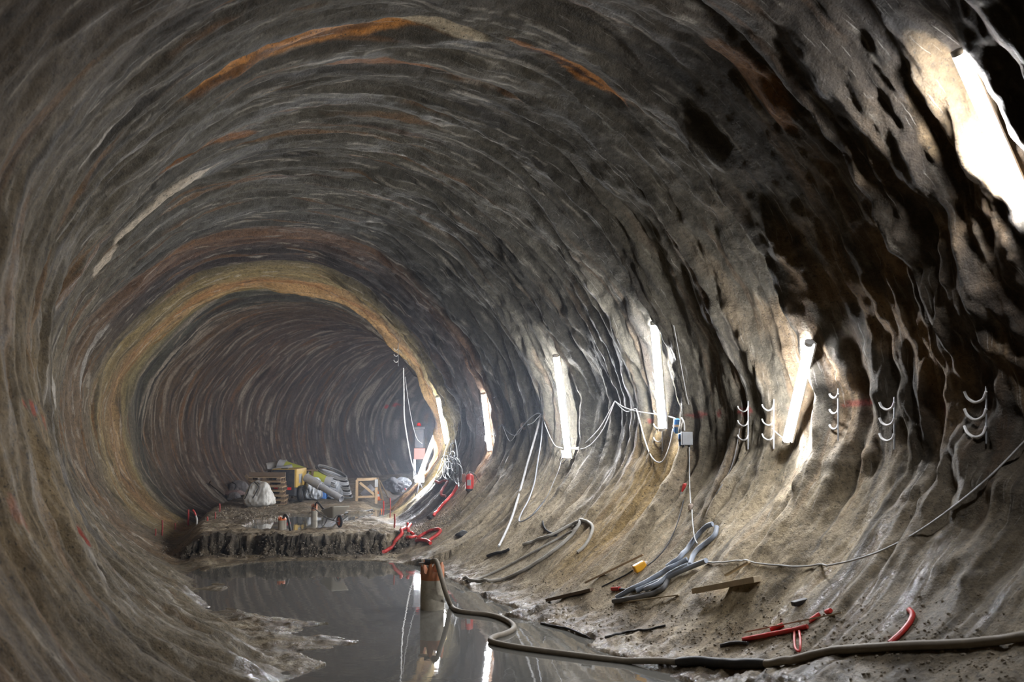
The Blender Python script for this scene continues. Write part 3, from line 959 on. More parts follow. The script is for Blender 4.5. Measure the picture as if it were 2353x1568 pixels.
def gpt(px, py, z=None):
    """a point on the built floor seen at the pixel"""
    return hit(px, py)[0]

# ---- towable compressor
cb = gpt(664, 1158)
DC = cb.y; mpp = DC / F
cr_ = empty('compressor', (at_depth(653, 1120, DC + .5).x, DC + 1.3, cb.z), 0, 'towable compressor with yellow hood parked in the bend of the tunnel', 'compressor')
w2 = .42
hood = MB(); hood.box((0, 0, .80), (w2 * 2, 1.6, .62)); hood.build('hood', YELLOW, cr_, .03)
MB().box((-.03, -.80, .66), (w2 * 2 - .10, .04, .86)).build('rear_panel', DARKMETAL, cr_, .01)
MB().box((0, 0, .36), (w2 * 2 - .1, 1.5, .30)).build('chassis', DARKMETAL, cr_, .02)
MB().box((.18, -.835, .46), (.13, .03, .09)).build('tail_light', TAIL, cr_, .005)
MB().box((-.28, -.835, .46), (.13, .03, .09)).build('tail_light', TAIL, cr_, .005)
MB().box((w2 + .005, -.25, .78), (.012, .5, .3)).build('side_plate', BOXGREY, cr_, .003)
MB().box((-.05, -.5, 1.125), (.22, .14, .03)).build('roof_cap', DARKMETAL, cr_, .005)
for sx in (-1, 1):
    wl = torus_rings(MB(), (sx * (w2 + .02), -.28, .27), .19, .085, (1, 0, 0)).build('wheel', TYRE, cr_)
    MB().lathe([(.13, -.05), (.14, .0), (.12, .05)], (sx * (w2 + .02), -.28, .27), (1, 0, 0)).build('rim', STEEL, wl)
    MB().box((sx * (w2 + .02), -.28, .52), (.2, .62, .03)).build('mudguard', DARKMETAL, cr_, .01)
MB().tube([(0, -.75, .30), (0, -.86, .05)], .05, 12).build('jockey_wheel', TYRE, cr_)
MB().bar((0, .75, .32), (0, 1.5, .32), .07, .07).build('drawbar', DARKMETAL, cr_)

# ---- pallets
def pallet(parent_label, loc, rz, tilt):
    root = empty('pallet', loc, 0, parent_label, 'pallet', 'stacked timber pallets', rot=(0, tilt, rz))
    t = MB()
    for k in range(6): t.box((0, -.36 + k * .144, .13), (1.05, .10, .018))
    t.build('top_boards', WOOD, root)
    for y_ in (-.36, 0, .36):
        for x_ in (-.46, 0, .46): MB().box((x_, y_, .065), (.13, .09, .08)).build('block', DARKWOOD, root)
    b = MB()
    for y_ in (-.36, 0, .36): b.box((0, y_, .012), (1.05, .09, .018))
    for x_ in (-.46, 0, .46): b.box((x_, 0, .113), (.09, .82, .016))
    b.build('bottom_boards', WOOD, root)
    return root
pb = gpt(620, 1156); pb = Vector((at_depth(620, 1150, DC - .15).x, DC - .25, pb.z))
names_ = ['bottom pallet of the stack left of the yellow compressor', 'second pallet from the floor in the stack by the compressor', 'third pallet from the floor in the stack by the compressor',
          'fourth pallet from the floor in the stack by the compressor', 'fifth pallet from the floor in the stack by the compressor', 'topmost pallet of the stack, under a dark beam']
for k in range(6):
    pallet(names_[k], (pb.x + .03 * math.sin(k * 2.1) - .05 * k / 3, pb.y + .12, pb.z + .01 + k * .148), .10 * math.sin(k * 3.3) + .08, .02)
bm_ = MB().bar((pb.x - .66, pb.y - .05, pb.z + .98), (pb.x + .5, pb.y + .1, pb.z + .97), .12, .12).build('beam', DARKWOOD)
tag(bm_, 'dark timber beam lying across the top of the pallet stack', 'beam')

# ---- soft things: bags, sheets, heaps
def blob(name, loc, size, m, seed, label, cat, kind='sack', group=None, folds=.10, rz=0.0, parent=None, sub=5):
    bm = bmesh.new(); bmesh.ops.create_icosphere(bm, subdivisions=sub, radius=1.0)
    sd = Vector((seed * 7.3, seed * 3.1, seed * 1.7))
    for v in bm.verts:
        c = v.co.copy()
        z = c.z
        if kind == 'sack':       # squarish full bag, flat bottom, slack top
            k = 4.0
            q = (abs(c.x) ** k + abs(c.y) ** k + abs(c.z) ** k) ** (-1 / k)
            c *= q
            t = (c.z + 1) / 2
            s_ = 1 - .42 * t ** 1.4
            c.x *= s_; c.y *= s_
        elif kind == 'heap':
            c.z = max(c.z, -.2); c.z = c.z * (1 - .3 * (c.x ** 2 + c.y ** 2))
        n1 = mnoise.noise(Vector((c.x * 1.4, c.y * 1.4, c.z * 1.1)) + sd)
        n2 = mnoise.noise(Vector((c.x * 4.5, c.y * 4.5, c.z * 1.4)) + sd)
        n3 = mnoise.noise(Vector((c.x * 9, c.y * 9, c.z * 4)) + sd)
        d = 1 + folds * (1.6 * n1 + (1 - abs(n2) * 2) * .8 + .5 * n3)
        c = Vector((c.x * d, c.y * d, c.z * (1 + folds * n1 * 1.5)))
        v.co = Vector((c.x * size[0] / 2, c.y * size[1] / 2, (c.z + 1) * size[2] / 2))
        if kind == 'heap': v.co.z = (c.z + .2) * size[2] / 1.2
    me = bpy.data.meshes.new(name); bm.to_mesh(me); bm.free()
    me.polygons.foreach_set('use_smooth', [True] * len(me.polygons))
    me.materials.append(m)
    o = bpy.data.objects.new(name, me); COL.objects.link(o)
    o.location = loc; o.rotation_euler = (0, 0, rz)
    if parent is not None: o.parent = parent
    elif label: tag(o, label, cat, group)
    return o
def strap(parent, pts, r=.018): return MB().tube(smooth_path(pts, 5), r, 6).build('strap', BLACK, parent)
b = gpt(588, 1168)
br = empty('bulk_bag', b + Vector((0, .42, 0)), 0, 'big white bulk bag with black straps in front of the pallets', 'bag')
blob('sack', (0, 0, 0), (.88, .80, .80), WHITEBAG, 1.2, '', '', parent=br, folds=.13)
strap(br, [(-.12, -.20, .80), (-.20, -.36, .72), (-.26, -.42, .50), (-.36, -.42, .28)])
strap(br, [(-.12, -.2, .80), (.05, -.36, .66), (-.02, -.42, .46), (-.10, -.45, .30)])
MB().lathe([(.02, .0), (.14, .05), (.17, .10), (.14, .11)], (.10, -.06, .66), (.35, -.2, 1), 16).build('opening', GREYBAG, br)
b = gpt(549, 1143)
br = empty('bulk_bag', b + Vector((-.02, .1, .02)), .3, 'grey bulk bag sagging behind the white one', 'bag')
blob('sack', (0, 0, 0), (.95, .8, .66), GREYBAG, 4.1, '', '', parent=br, folds=.12)
strap(br, [(-.3, -.2, .6), (-.15, -.38, .50), (-.22, -.42, .25)])
tag(MB().box(b + Vector((.30, .25, .72)), (.12, .05, .42), Matrix.Rotation(-.6, 3, 'Y')).build('wood_offcut', WOOD, None, .004), 'tilted wood offcut sticking up from the grey bag', 'offcut')
tag(MB().box(b + Vector((.55, .1, .62)), (.42, .10, .04), Matrix.Rotation(.4, 3, 'Y')).build('wood_offcut', PALEWOOD, None, .004), 'flat wood offcut lying between the bags and the pallets', 'offcut')
b = gpt(528, 1150)
blob('plastic_sheet', b + Vector((0, .5, .18)), (.95, .8, .20), PINKCLOTH, 2.2, 'dusty pink crumpled sheet left of the bulk bags', 'sheet', 'heap', folds=.16)
blob('rubble_sack', b + Vector((.14, .1, 0)), (.55, .5, .30), GREYBAG, 6.4, 'low slumped sack at the foot of the pink sheet', 'sack', 'sack', folds=.15)
a_, c_ = gpt(480, 1122), gpt(508, 1142)
tag(MB().bar(a_ + Vector((0, .1, .22)), c_ + Vector((.1, .1, .10)), .10, .12).build('beam', DARKWOOD, None, .004), 'dark beam poking out left of the bag heap', 'beam')

# ---- pipes and ducts behind the compressor
def cyl(name, a, b_, r, m, parent=None, n=20, label=None, cat=None, group=None):
    d = (b_ - a); t = .02
    mb = MB(); mb.lathe([(r * .88, 0), (r, 0), (r, d.length), (r * .88, d.length), (r * .88, d.length - .15)], a, d, n)
    o = mb.build(name, m, parent, world=parent is not None)
    if label: tag(o, label, cat, group)
    return o
DD = DC + 1.6
dA, dB = at_depth(640, 1069, DD + .9), at_depth(764, 1110, DD + .7)
du = empty('air_duct', dA, 0, 'thick grey duct with lime green bands lying behind the compressor', 'duct')
cyl('duct', dA, dB, .21, GREYPLASTIC, du)
def on(a, b_, t): return a + (b_ - a) * t
for t0_, t1_ in ((.12, .44), (.58, .88)): cyl('band', on(dA, dB, t0_), on(dA, dB, t1_), .216, LIME, du)
cyl('wrap', on(dA, dB, .47), on(dA, dB, .56), .219, BLACK, du)
dA, dB = at_depth(704, 1098, DD - .4), at_depth(785, 1147, DD - 1.2)
du = empty('plastic_pipe', dA, 0, 'long grey plastic pipe sloping down to the floor right of the compressor', 'pipe')
cyl('pipe', dA, dB, .115, GREYPLASTIC, du); cyl('socket', dA, on(dA, dB, .42), .15, GREYPLASTIC, du)
cyl('plastic_pipe', at_depth(612, 1076, DD + 1.0), at_depth(660, 1068, DD + 1.3), .18, PALE, None, label='short beige pipe lying at the back left of the pipe heap', cat='pipe')
cyl('plastic_pipe', at_depth(626, 1086, DD + .2), at_depth(672, 1076, DD + .4), .14, GREYPLASTIC, None, label='grey pipe resting on the hood edge behind the compressor', cat='pipe')
# supports of the heap so that nothing hangs in the air
g_ = ground_z(at_depth(700, 1120, DD + .6).x, DD + .6)
pr = empty('trestle', (at_depth(668, 1120, DD + .8).x, DD + .8, g_), 0, 'timber trestle carrying the pipes behind the compressor', 'trestle')
for sx in (-.7, .0, .8):
    for sy in (-.35, .35): MB().bar((sx, sy, 0), (sx, sy * .6, 1.0), .08, .08).build('leg', DARKWOOD, pr)
MB().box((.05, 0, 1.01), (1.8, .6, .05)).build('top', DARKWOOD, pr)
# coils
cc = at_depth(768, 1092, DD + 1.2)
gz_ = ground_z(cc.x, cc.y)
lab = ['lowest grey hose coil in the leaning pile right of the ducts', 'second grey hose coil from the floor in the leaning pile', 'middle grey hose coil in the leaning pile', 'second from top grey hose coil in the leaning pile', 'topmost grey hose coil, showing its open loop']
for k in range(5):
    mb = MB(); c = Vector((cc.x + .10 - .05 * k, cc.y, gz_ + .22 + .17 * k))
    ax = Vector((.40, -.12, .90))
    for q in range(2): torus_rings(mb, c + ax * .05 * q, .58 - .03 * q, .034, ax, 28)
    tag(mb.build('hose_coil', GREYPLASTIC if k % 2 else GREYHOSE), lab[k], 'coil', 'hose coils in the leaning pile')
# film wrapped sacks
b = gpt(712, 1152)
blob('plastic_sack', b + Vector((.0, .6, 0)), (.55, .6, .80), FILM, 3.3, 'milky plastic sack right beside the compressor wheel', 'sack', 'sack', folds=.2)
b = gpt(735, 1150)
blob('plastic_sack', b + Vector((.05, .7, 0)), (.6, .6, .45), FILM, 8.1, 'crumpled plastic sack under the sloping grey pipe', 'sack', 'sack', folds=.22)
blob('water_jug', b + Vector((.02, .30, 0)), (.34, .3, .34), BLUE, 5.0, 'blue plastic bundle at the foot of the plastic sacks', 'bundle', 'sack', folds=.1)
b = gpt(760, 1150)
blob('plastic_sack', b + Vector((-.02, .9, 0)), (.5, .5, .62), FILM, 9.7, 'pale plastic sack furthest right under the duct end', 'sack', 'sack', folds=.2)

# ---- timber frame, boards, cone and tarpaulin on the right
b0 = gpt(842, 1158)
fr = empty('timber_frame', b0, .12, 'open timber frame with diagonal braces standing beyond the wheelbarrow', 'frame')
MP = b0.y / F
fw, fh = 44 * MP, 54 * MP
for sx in (-.5, .5):
    for sy in (0, .6): MB().bar((sx * fw, sy, 0), (sx * fw, sy, fh), .085, .085).build('post', WOOD if sy == 0 else DARKWOOD, fr)
MB().bar((-.5 * fw, 0, fh), (.5 * fw, 0, fh + .03), .08, .09).build('top_rail', WOOD, fr)
MB().bar((-.5 * fw, .6, fh), (.5 * fw, .6, fh), .08, .09).build('top_rail', DARKWOOD, fr)
MB().bar((-.5 * fw, 0, fh * .28), (.5 * fw, 0, fh * .3), .06, .07).build('bottom_rail', WOOD, fr)
MB().bar((-.35 * fw, .02, fh * .88), (.45 * fw, .02, fh * .34), .06, .08).build('brace', WOOD, fr)
MB().bar((-.2 * fw, .3, fh * .3), (.3 * fw, .3, fh * .7), .05, .25).build('brace', TARP, fr)
MB().box((.5 * fw + .0, -.07, fh * .86), (.11, .06, .26)).build('notice_board', BOXGREY, fr, .004)
for (pxa, pya, pxb, pyb, w_, lb) in ((868, 1098, 880, 1152, .07, 'board leaning just right of the timber frame'), (872, 1104, 893, 1146, .06, 'thinner board leaning further right of the timber frame')):
    q0 = gpt(pxb, pyb)
    tag(MB().bar(q0 + Vector((0, 0, .03)), at_depth(pxa, pya, q0.y + .35), w_, .03).build('board', WOOD, None, .003), lb, 'board', 'boards leaning by the timber frame')
q0 = gpt(868, 1150)
cn = empty('traffic_cone', q0, 0, 'small orange and white traffic cone under the leaning boards', 'cone')
MB().box((0, 0, .015), (.26, .26, .03)).build('base', ORANGE, cn, .008)
MB().lathe([(.10, .03), (.072, .14)], n=20).build('cone', ORANGE, cn)
MB().lathe([(.073, .14), (.05, .23)], n=20).build('stripe', WHITEBAG, cn)
MB().lathe([(.05, .23), (.02, .33)], n=20).build('tip', ORANGE, cn)
b = gpt(900, 1130)
blob('tarpaulin', b + Vector((0, .3, -.05)), (.85, .9, .55), TARP, 3.9, 'grey tarpaulin heap right of the timber frame', 'tarpaulin', 'heap', folds=.22)
blob('plastic_sheet', b + Vector((.25, .9, .1)), (.8, .6, .42), FILM, 7.9, 'pale plastic sheet crumpled at the foot of the furthest lamp', 'sheet', 'heap', folds=.25)

# ---- machine on its stand behind the far lamp
D_ = 36.0
m0 = at_depth(964, 1060, D_); gz = ground_z(m0.x, m0.y); mp = D_ / F
mc = empty('filter_unit', (m0.x, m0.y, gz), 0, 'tall dark machine with red beacon on a brown stand behind the furthest lamp', 'machine')
zt = lambda py: at_depth(964, py, D_).z - gz
MB().box((0, 0, (zt(985) + zt(1030)) / 2), (22 * mp, .4, zt(985) - zt(1030))).build('body', DARKMETAL, mc, .03)
MB().box((0, 0, zt(985) + .02), (28 * mp, .5, .12)).build('hood', DARKMETAL, mc, .03)
MB().lathe([(.08, 0), (.08, .1), (.05, .16), (.02, .17)], (-.03, 0, zt(983)), n=14).build('beacon', TAIL, mc)
MB().box((.02, 0, (zt(1030) + zt(1056)) / 2), (26 * mp, .45, zt(1030) - zt(1056))).build('cabinet', SHEETMETAL, mc, .02)
for sx in (-1, 1):
    for sy in (-1, 1): MB().bar((sx * 11 * mp, sy * .18, 0), (sx * 11 * mp, sy * .18, zt(1055)), .05, .05).build('leg', STEEL, mc)

# ---- work light at the foot of the furthest lamp
wl_p = at_depth(964, 1101, 31.0)
gz = ground_z(wl_p.x, wl_p.y)
wl = empty('work_light', (wl_p.x, wl_p.y, gz), .2, 'dazzling work light at the foot of the furthest lamp', 'lamp')
hz = wl_p.z - gz
for a_ in (0, 2.1, 4.2): MB().tube([(0, 0, max(.1, hz - .1)), (.22 * math.cos(a_), .22 * math.sin(a_), 0)], .014, 6).build('leg', DARKMETAL, wl)
MB().box((0, .05, hz), (.30, .08, .22)).build('housing', DARKMETAL, wl, .01)
MB().box((0, -.005, hz), (.26, .03, .18)).build('lens', emat('work_light_glow', (.92, .95, 1.0), LAMP * 5), wl)

# ---- fire extinguisher
q0 = gpt(1079, 1128)
mp = q0.y / F
fe = empty('fire_extinguisher', q0, 0, 'red fire extinguisher standing on the lip at the foot of the wall', 'fire extinguisher')
R_ = 9.5 * mp
MB().lathe([(R_ * .96, 0), (R_, .01), (R_, .05)], n=24).build('base', BLACK, fe)
MB().lathe([(R_, .05), (R_, .33), (R_ * .85, .38), (R_ * .45, .41), (.02, .42)], n=24).build('cylinder', RED, fe)
MB().box((-.01, -R_ * .99, .2), (R_ * .9, .012, .14)).build('label_plate', BOXGREY, fe, .002)
vv = MB().tube([(0, 0, .41), (0, 0, .47)], .018, 8).build('valve', STEEL, fe)
MB().bar((-.05, 0, .47), (.06, 0, .50), .02, .015).build('lever', BLACK, vv)
MB().tube(smooth_path([(.02, 0, .45), (.12, 0, .40), (.2, -.02, .28), (.26, -.02, .2)], 5), .009, 8).build('hose', BLACK, fe)
MB().box((-R_ - .045, 0, .31), (.085, .10, .20)).build('holder', SHEETMETAL, fe, .006)

# ---- red hoses
line('red_hose', 'thick red hose lying down the bank from the cable tangle', 'hose', drape([(1052, 1118), (1040, 1140), (1022, 1160), (1005, 1180), (998, 1188)], .04), .04, RED, n=10)
line('red_hose', 'dim red hose looped near the cable tangle', 'hose', drape([(1003, 1108), (1012, 1112), (1024, 1106), (1030, 1112), (1018, 1128), (1016, 1140), (1026, 1142)], .04), .04, DULLRED, n=10)
tag(MB().tube(drape([(995, 1189), (988, 1193)], .06, 4), .062, 12).build('hose_collar', BLACK), 'black collar at the lower end of the thick red hose', 'collar')
line('red_hose', 'straight red hose hanging over the broken step of the floor', 'hose', drape([(928, 1216), (922, 1230), (908, 1248), (893, 1263), (880, 1271)], .045, 6, 5), .045, RED, n=10)
line('red_hose', 'short red hose bent over the crest beside the gravel heap', 'hose', drape([(945, 1208), (938, 1216), (939, 1224), (948, 1231)], .04), .04, RED, n=10)
line('red_hose', 'looped red hose on the mud right of the broken step', 'hose', drape([(937, 1238), (950, 1235), (972, 1231), (992, 1222), (1006, 1219), (1013, 1222), (1008, 1230), (994, 1240), (984, 1248)], .038), .038, RED, n=10)
line('red_hose', 'crumpled red hose end below the looped red hose', 'hose', drape([(960, 1244), (972, 1244), (984, 1247), (990, 1252)], .04), .042, RED, n=10)
line('red_hose', 'curved bright red hose upright in the mud at right', 'hose', drape([(2046, 1484), (2060, 1472), (2080, 1454), (2095, 1432), (2099, 1416), (2090, 1406)], .03), .03, RED, n=10)
line('red_tube', 'long red tube lying in the mud under the thin stick', 'tube', drape([(1709, 1474), (1740, 1468), (1766, 1463), (1800, 1457), (1828, 1451), (1858, 1444)], .028), .028, RED, n=10)
line('red_tube', 'short red tube above the long one', 'tube', drape([(1772, 1450), (1788, 1445), (1802, 1439)], .026), .026, RED, n=10)
line('red_tube', 'short red tube at the right end of the stick', 'tube', drape([(1862, 1432), (1874, 1424), (1886, 1416)], .028), .028, RED, n=10)
line('red_tube', 'red tube bent into a loop below the long red tube', 'tube', drape([(1828, 1452), (1828, 1478), (1832, 1496), (1840, 1500), (1842, 1480), (1839, 1454)], .014, lift=.01), .014, RED, n=10)
line('plastic_scrap', 'small red plastic scrap lying furthest right of the red tubes', 'scrap', drape([(1900, 1411), (1912, 1407)], .025), .028, RED, n=10)
tag(MB().bar(gpt(1712, 1463) + Vector((0, 0, .05)), gpt(1934, 1421) + Vector((0, 0, .06)), .022, .016).build('stick', PALEWOOD), 'thin pale stick lying across the red tubes', 'stick')

# ---- red marker stakes
stakes = [(357, 1231, 1216, .018, DULLRED, 'short dull red stake at the far left end of the broken step'),
          (372, 1231, 1197, .024, DULLRED, 'tall dull red stake by the left end of the broken step'),
          (402, 1217, 1203, .020, DULLRED, 'short red stake between the tall stake and the bright pair'),
          (432, 1206, 1172, .030, RED, 'bright red stake, left of the bright pair'),
          (476, 1197, 1188, .022, RED, 'stubby red stake right of the bright pair'),
          (494, 1193, 1177, .018, DULLRED, 'thin red stake in front of the bag heap'),
          (504, 1176, 1158, .024, DULLRED, 'red stake below the pink sheet'),
          (906, 1213, 1182, .022, DULLRED, 'dark red stake right of the far pool'),
          (896, 1190, 1146, .016, DULLRED, 'tall thin red stake near the timber frame'),
          (881, 1176, 1152, .020, RED, 'red stake just left of the tall thin one'),
          (876, 1184, 1170, .022, ORANGE, 'short orange stake beside the far pool'),
          (936, 1211, 1201, .028, RED, 'stubby red stake on the crest by the red hoses')]
for (sx, yb, yt, r_, m_, lb) in stakes:
    q0 = gpt(sx, yb)
    h_ = (yb - yt) * q0.y / F
    tag(MB().tube([q0 - Vector((0, 0, .05)), q0 + Vector((.01, 0, h_ * .5)), q0 + Vector((0, 0, h_))], r_, 8).build('marker_stake', m_), lb, 'stake', 'red marker stakes')
q0 = gpt(452, 1207); h_ = 34 * q0.y / F
rt = empty('marker_stake', q0, 0, 'curved stake with red top and white foot, right of the bright pair', 'stake', 'red marker stakes')
MB().tube(smooth_path([(0, 0, -.03), (.0, 0, h_ * .35), (-.03, 0, h_ * .62)], 4), .026, 8).build('foot', WHITECABLE, rt)
MB().tube(smooth_path([(-.03, 0, h_ * .62), (-.07, 0, h_ * .85), (-.12, 0, h_)], 4), .026, 8).build('top', RED, rt)
line('marker_tube', 'red tube sticking out of the mud right of the tarpaulin', 'tube', smooth_path([gpt(932, 1128) + Vector((0, 0, .02)), gpt(932, 1128) + Vector((-.08, .1, .18)), gpt(932, 1128) + Vector((-.14, .15, .34))], 4), .03, RED)

# ---- tangle of black cables under the second lamp
tc_ = hang([(1040, 1062)], .22)[0] if False else None
st = ray_st(1036, 1062, .25)
c0 = hang([(1036, 1040), (1036, 1085)], .25)[0]
mb = MB(); rnd = random.Random(5)
for k in range(16):
    cx_, cy_ = rnd.uniform(1024, 1052), rnd.uniform(1035, 1090)
    rx, ry = rnd.uniform(5, 13), rnd.uniform(12, 30)
    ph = rnd.uniform(0, 6.28); loop = []
    for q in range(9):
        a_ = ph + q * 2 * math.pi / 9
        loop.append((cx_ + rx * math.cos(a_) + rnd.uniform(-2, 2), cy_ + ry * math.sin(a_)))
    mb.tube(hang(loop, rnd.uniform(.16, .30), 5), .012, 6)
tag(mb.build('cable_tangle', BLACK), 'tangle of black cables hanging below the second lamp from the bend', 'cables')
for k, (pp, r_, m_, lb) in enumerate([
    ([(1034, 1008), (1022, 1040), (1010, 1075), (1000, 1098), (992, 1112)], .014, PALE, 'pale cable hanging left of the black tangle'),
    ([(1040, 1012), (1034, 1050), (1022, 1080), (1012, 1100)], .012, WHITECABLE, 'white cable running down into the black tangle'),
    ([(1047, 1012), (1052, 1045), (1050, 1080), (1055, 1120)], .026, GREYHOSE, 'grey hose hanging right of the black tangle')]):
    line('cable', lb, 'cable', hang(pp, .17), r_, m_)
line('cable', 'pale hose hanging from the yellow edge down to the furthest lamp', 'hose', smooth_path([at_depth(a, b_, 32.5) for a, b_ in ((927, 846), (928, 900), (929, 960), (936, 1010), (945, 1060), (956, 1092))], 6), .022, PALE)
line('cable', 'thin wire hanging in a curve behind the furthest lamp', 'wire', smooth_path([at_depth(a, b_, 33) for a, b_ in ((931, 866), (938, 920), (948, 975), (958, 1008), (970, 1020))], 6), .008, PALE)

# ---- cables on the right wall
wall_lines = [
    ([(1131, 1003), (1146, 985), (1154, 977), (1166, 992), (1180, 1001), (1192, 996), (1203, 978), (1222, 958), (1236, 950), (1244, 953)], .012, 'grey cable in low swags from the extinguisher lamp to the pale pipe'),
    ([(1154, 976), (1168, 1010), (1176, 1012), (1190, 992), (1200, 980)], .008, 'thin cable drooping below the low swags'),
    ([(1212, 977), (1224, 972), (1234, 962), (1243, 953)], .008, 'short cable from the small white reel'),
    ([(1246, 955), (1256, 985), (1268, 1012), (1278, 1026), (1292, 1030)], .010, 'white cable running down to the grey junction box'),
    ([(1311, 1030), (1330, 1028), (1352, 1012), (1378, 984), (1398, 950), (1413, 922)], .010, 'upper of two white cables swagged up from the junction box'),
    ([(1311, 1031), (1338, 1032), (1360, 1020), (1384, 990), (1400, 955), (1413, 922)], .010, 'lower of two white cables swagged up from the junction box'),
    ([(1413, 922), (1432, 935), (1462, 945), (1500, 951), (1530, 955), (1552, 962)], .010, 'white cable crossing the bright patch to the blue plugs'),
    ([(1413, 922), (1430, 940), (1442, 946), (1460, 939)], .008, 'short slack cable under the crossing white cable'),
    ([(1462, 940), (1470, 968), (1482, 1012), (1496, 1048), (1512, 1063), (1526, 1056), (1540, 1020), (1547, 985)], .013, 'big white cable loop hanging below the lamp by the blue plugs'),
    ([(1566, 960), (1572, 972), (1573, 990)], .012, 'short white cable arching over the blue plugs'),
    ([(1290, 1056), (1284, 1080), (1272, 1108), (1258, 1140), (1238, 1165), (1224, 1182)], .008, 'dark thin cable dropping from the grey junction box'),
    ([(1700, 985), (1690, 1040), (1676, 1085), (1655, 1122), (1636, 1150)], .007, 'thin dark cable on the wall below the white hooks'),
    ([(1548, 748), (1556, 790), (1576, 900), (1583, 930)], .006, 'thin pale wire running up the wall above the blue plugs'),
    ([(1774, 985), (1790, 1000), (1806, 1012)], .006, 'thin wire from the middle hooks to the tilted lamp'),
]
for pp, r_, lb in wall_lines:
    m_ = GREYHOSE if 'dark' in lb or 'grey cable' in lb else WHITECABLE
    line('cable', lb, 'cable', hang(pp, .15), r_, m_)
line('conduit', 'long pale pipe leaning down the wall left of the junction box', 'pipe', hang([(1243, 956), (1228, 1010), (1212, 1065), (1196, 1125), (1178, 1185), (1160, 1228), (1146, 1256)], .08), .026, PALE)
line('conduit', 'thin grey pipe hooked sharply at its lower end', 'pipe', hang([(1247, 958), (1244, 1010), (1236, 1060), (1228, 1110), (1214, 1150), (1198, 1180), (1193, 1198), (1206, 1196), (1228, 1180), (1252, 1150)], .07), .016, GREYPLASTIC)
q0, nn = hit(1207, 979, .06)
cl = MB(); torus_rings(cl, q0, .075, .022, (.2, 1, .1), 20); torus_rings(cl, q0 + Vector((0, -.05, 0)), .055, .018, (.2, 1, .1), 20)
tag(cl.build('cable_reel', BEIGE), 'small white reel hanging on the wall left of the pale pipe', 'reel')

def wall_box(px, py, w_, h_, d_, m, label, parts=True, off=.0, name='junction_box'):
    p0 = hang([(px, py), (px + 1, py)], .16 + off)[0]
    root = empty(name, p0, 0, label, 'box')
    MB().box((0, 0, 0), (w_, d_, h_)).build('case', m, root, .006)
    MB().box((0, -d_ / 2 - .006, 0), (w_ * .86, .014, h_ * .86)).build('lid', m, root, .003)
    for k in (-.25, .25): MB().tube([(w_ * k, 0, -h_ / 2), (w_ * k, 0, -h_ / 2 - .035)], .014, 8).build('cable_gland', BLACK, root)
    return root
wall_box(1297, 1044, .14, .16, .08, BOXGREY, 'grey junction box under the lamp left of the white swags')
wall_box(1119, 1008, .12, .14, .07, BOXGREY, 'small white junction box under the lamp above the extinguisher')
wall_box(1578, 1008, .19, .22, .09, BOXGREY, 'grey junction box right below the blue plugs')
line('cable', 'black cable looped under the grey junction box', 'cable', hang([(1290, 1048), (1286, 1058), (1292, 1066), (1300, 1058)], .14), .009, BLACK)

def plug(px, py, dirv, L_, r_, m, mid_m, label, off=.17):
    p0 = hang([(px, py), (px + 1, py)], off)[0]
    root = empty('power_plug', p0, 0, label, 'plug')
    d = Vector(dirv).normalized()
    MB().lathe([(r_ * .5, 0), (r_, .02), (r_, L_ * .42)], (0, 0, 0), d, 16).build('socket', m, root)
    MB().lathe([(r_ * 1.12, 0), (r_ * 1.12, L_ * .16)], d * L_ * .42, d, 16).build('collar', mid_m, root)
    MB().lathe([(r_ * .9, 0), (r_ * .8, L_ * .3), (r_ * .35, L_ * .45)], d * L_ * .56, d, 16).build('body', m, root)
    return root
plug(1556, 962, (-.05, 0, -1), .26, .062, BLUE, BEIGE, 'larger blue power plug hanging beside the lamp')
plug(1563, 996, (.05, 0, -1), .24, .038, BLUE, BLACK, 'smaller blue power plug hanging below the larger one')
plug(1577, 1112, (-.25, -.1, -1), .36, .055, RED, WHITECABLE, 'red and white power plug hanging low on the wall', .12)
plug(1587, 1158, (.12, 0, -1), .16, .045, BEIGE, BEIGE, 'beige cable connector right of the red plug', .12)
line('cable', 'pale cable hanging from the junction box to the beige connector', 'cable', hang([(1584, 1028), (1584, 1070), (1585, 1120), (1587, 1158)], .13), .010, PALE)
line('cable', 'pale cable running from the beige connector down to the conduits', 'cable', hang([(1590, 1172), (1592, 1205), (1596, 1235), (1602, 1250)], .10), .010, PALE)
line('cable', 'black cable running from the red plug down to the amber container', 'cable', hang([(1571, 1150), (1562, 1185), (1548, 1225), (1530, 1258), (1508, 1284), (1488, 1300)], .08), .010, BLACK)
line('cable', 'black cable in the mud left of the amber container', 'cable', drape([(1455, 1312), (1436, 1324), (1412, 1336), (1384, 1350)], .01), .012, BLACK)
line('cable', 'long thin cable sagging across the lower right wall to the conduits', 'cable',
     drape([(1624, 1296), (1662, 1296), (1700, 1291), (1750, 1299), (1830, 1305), (1900, 1301)], .012, lift=.01)[:-1] + hang([(1900, 1301), (1960, 1288), (2030, 1264), (2110, 1222), (2200, 1158), (2280, 1090), (2353, 1016), (2420, 950)], .10), .012, PALE)

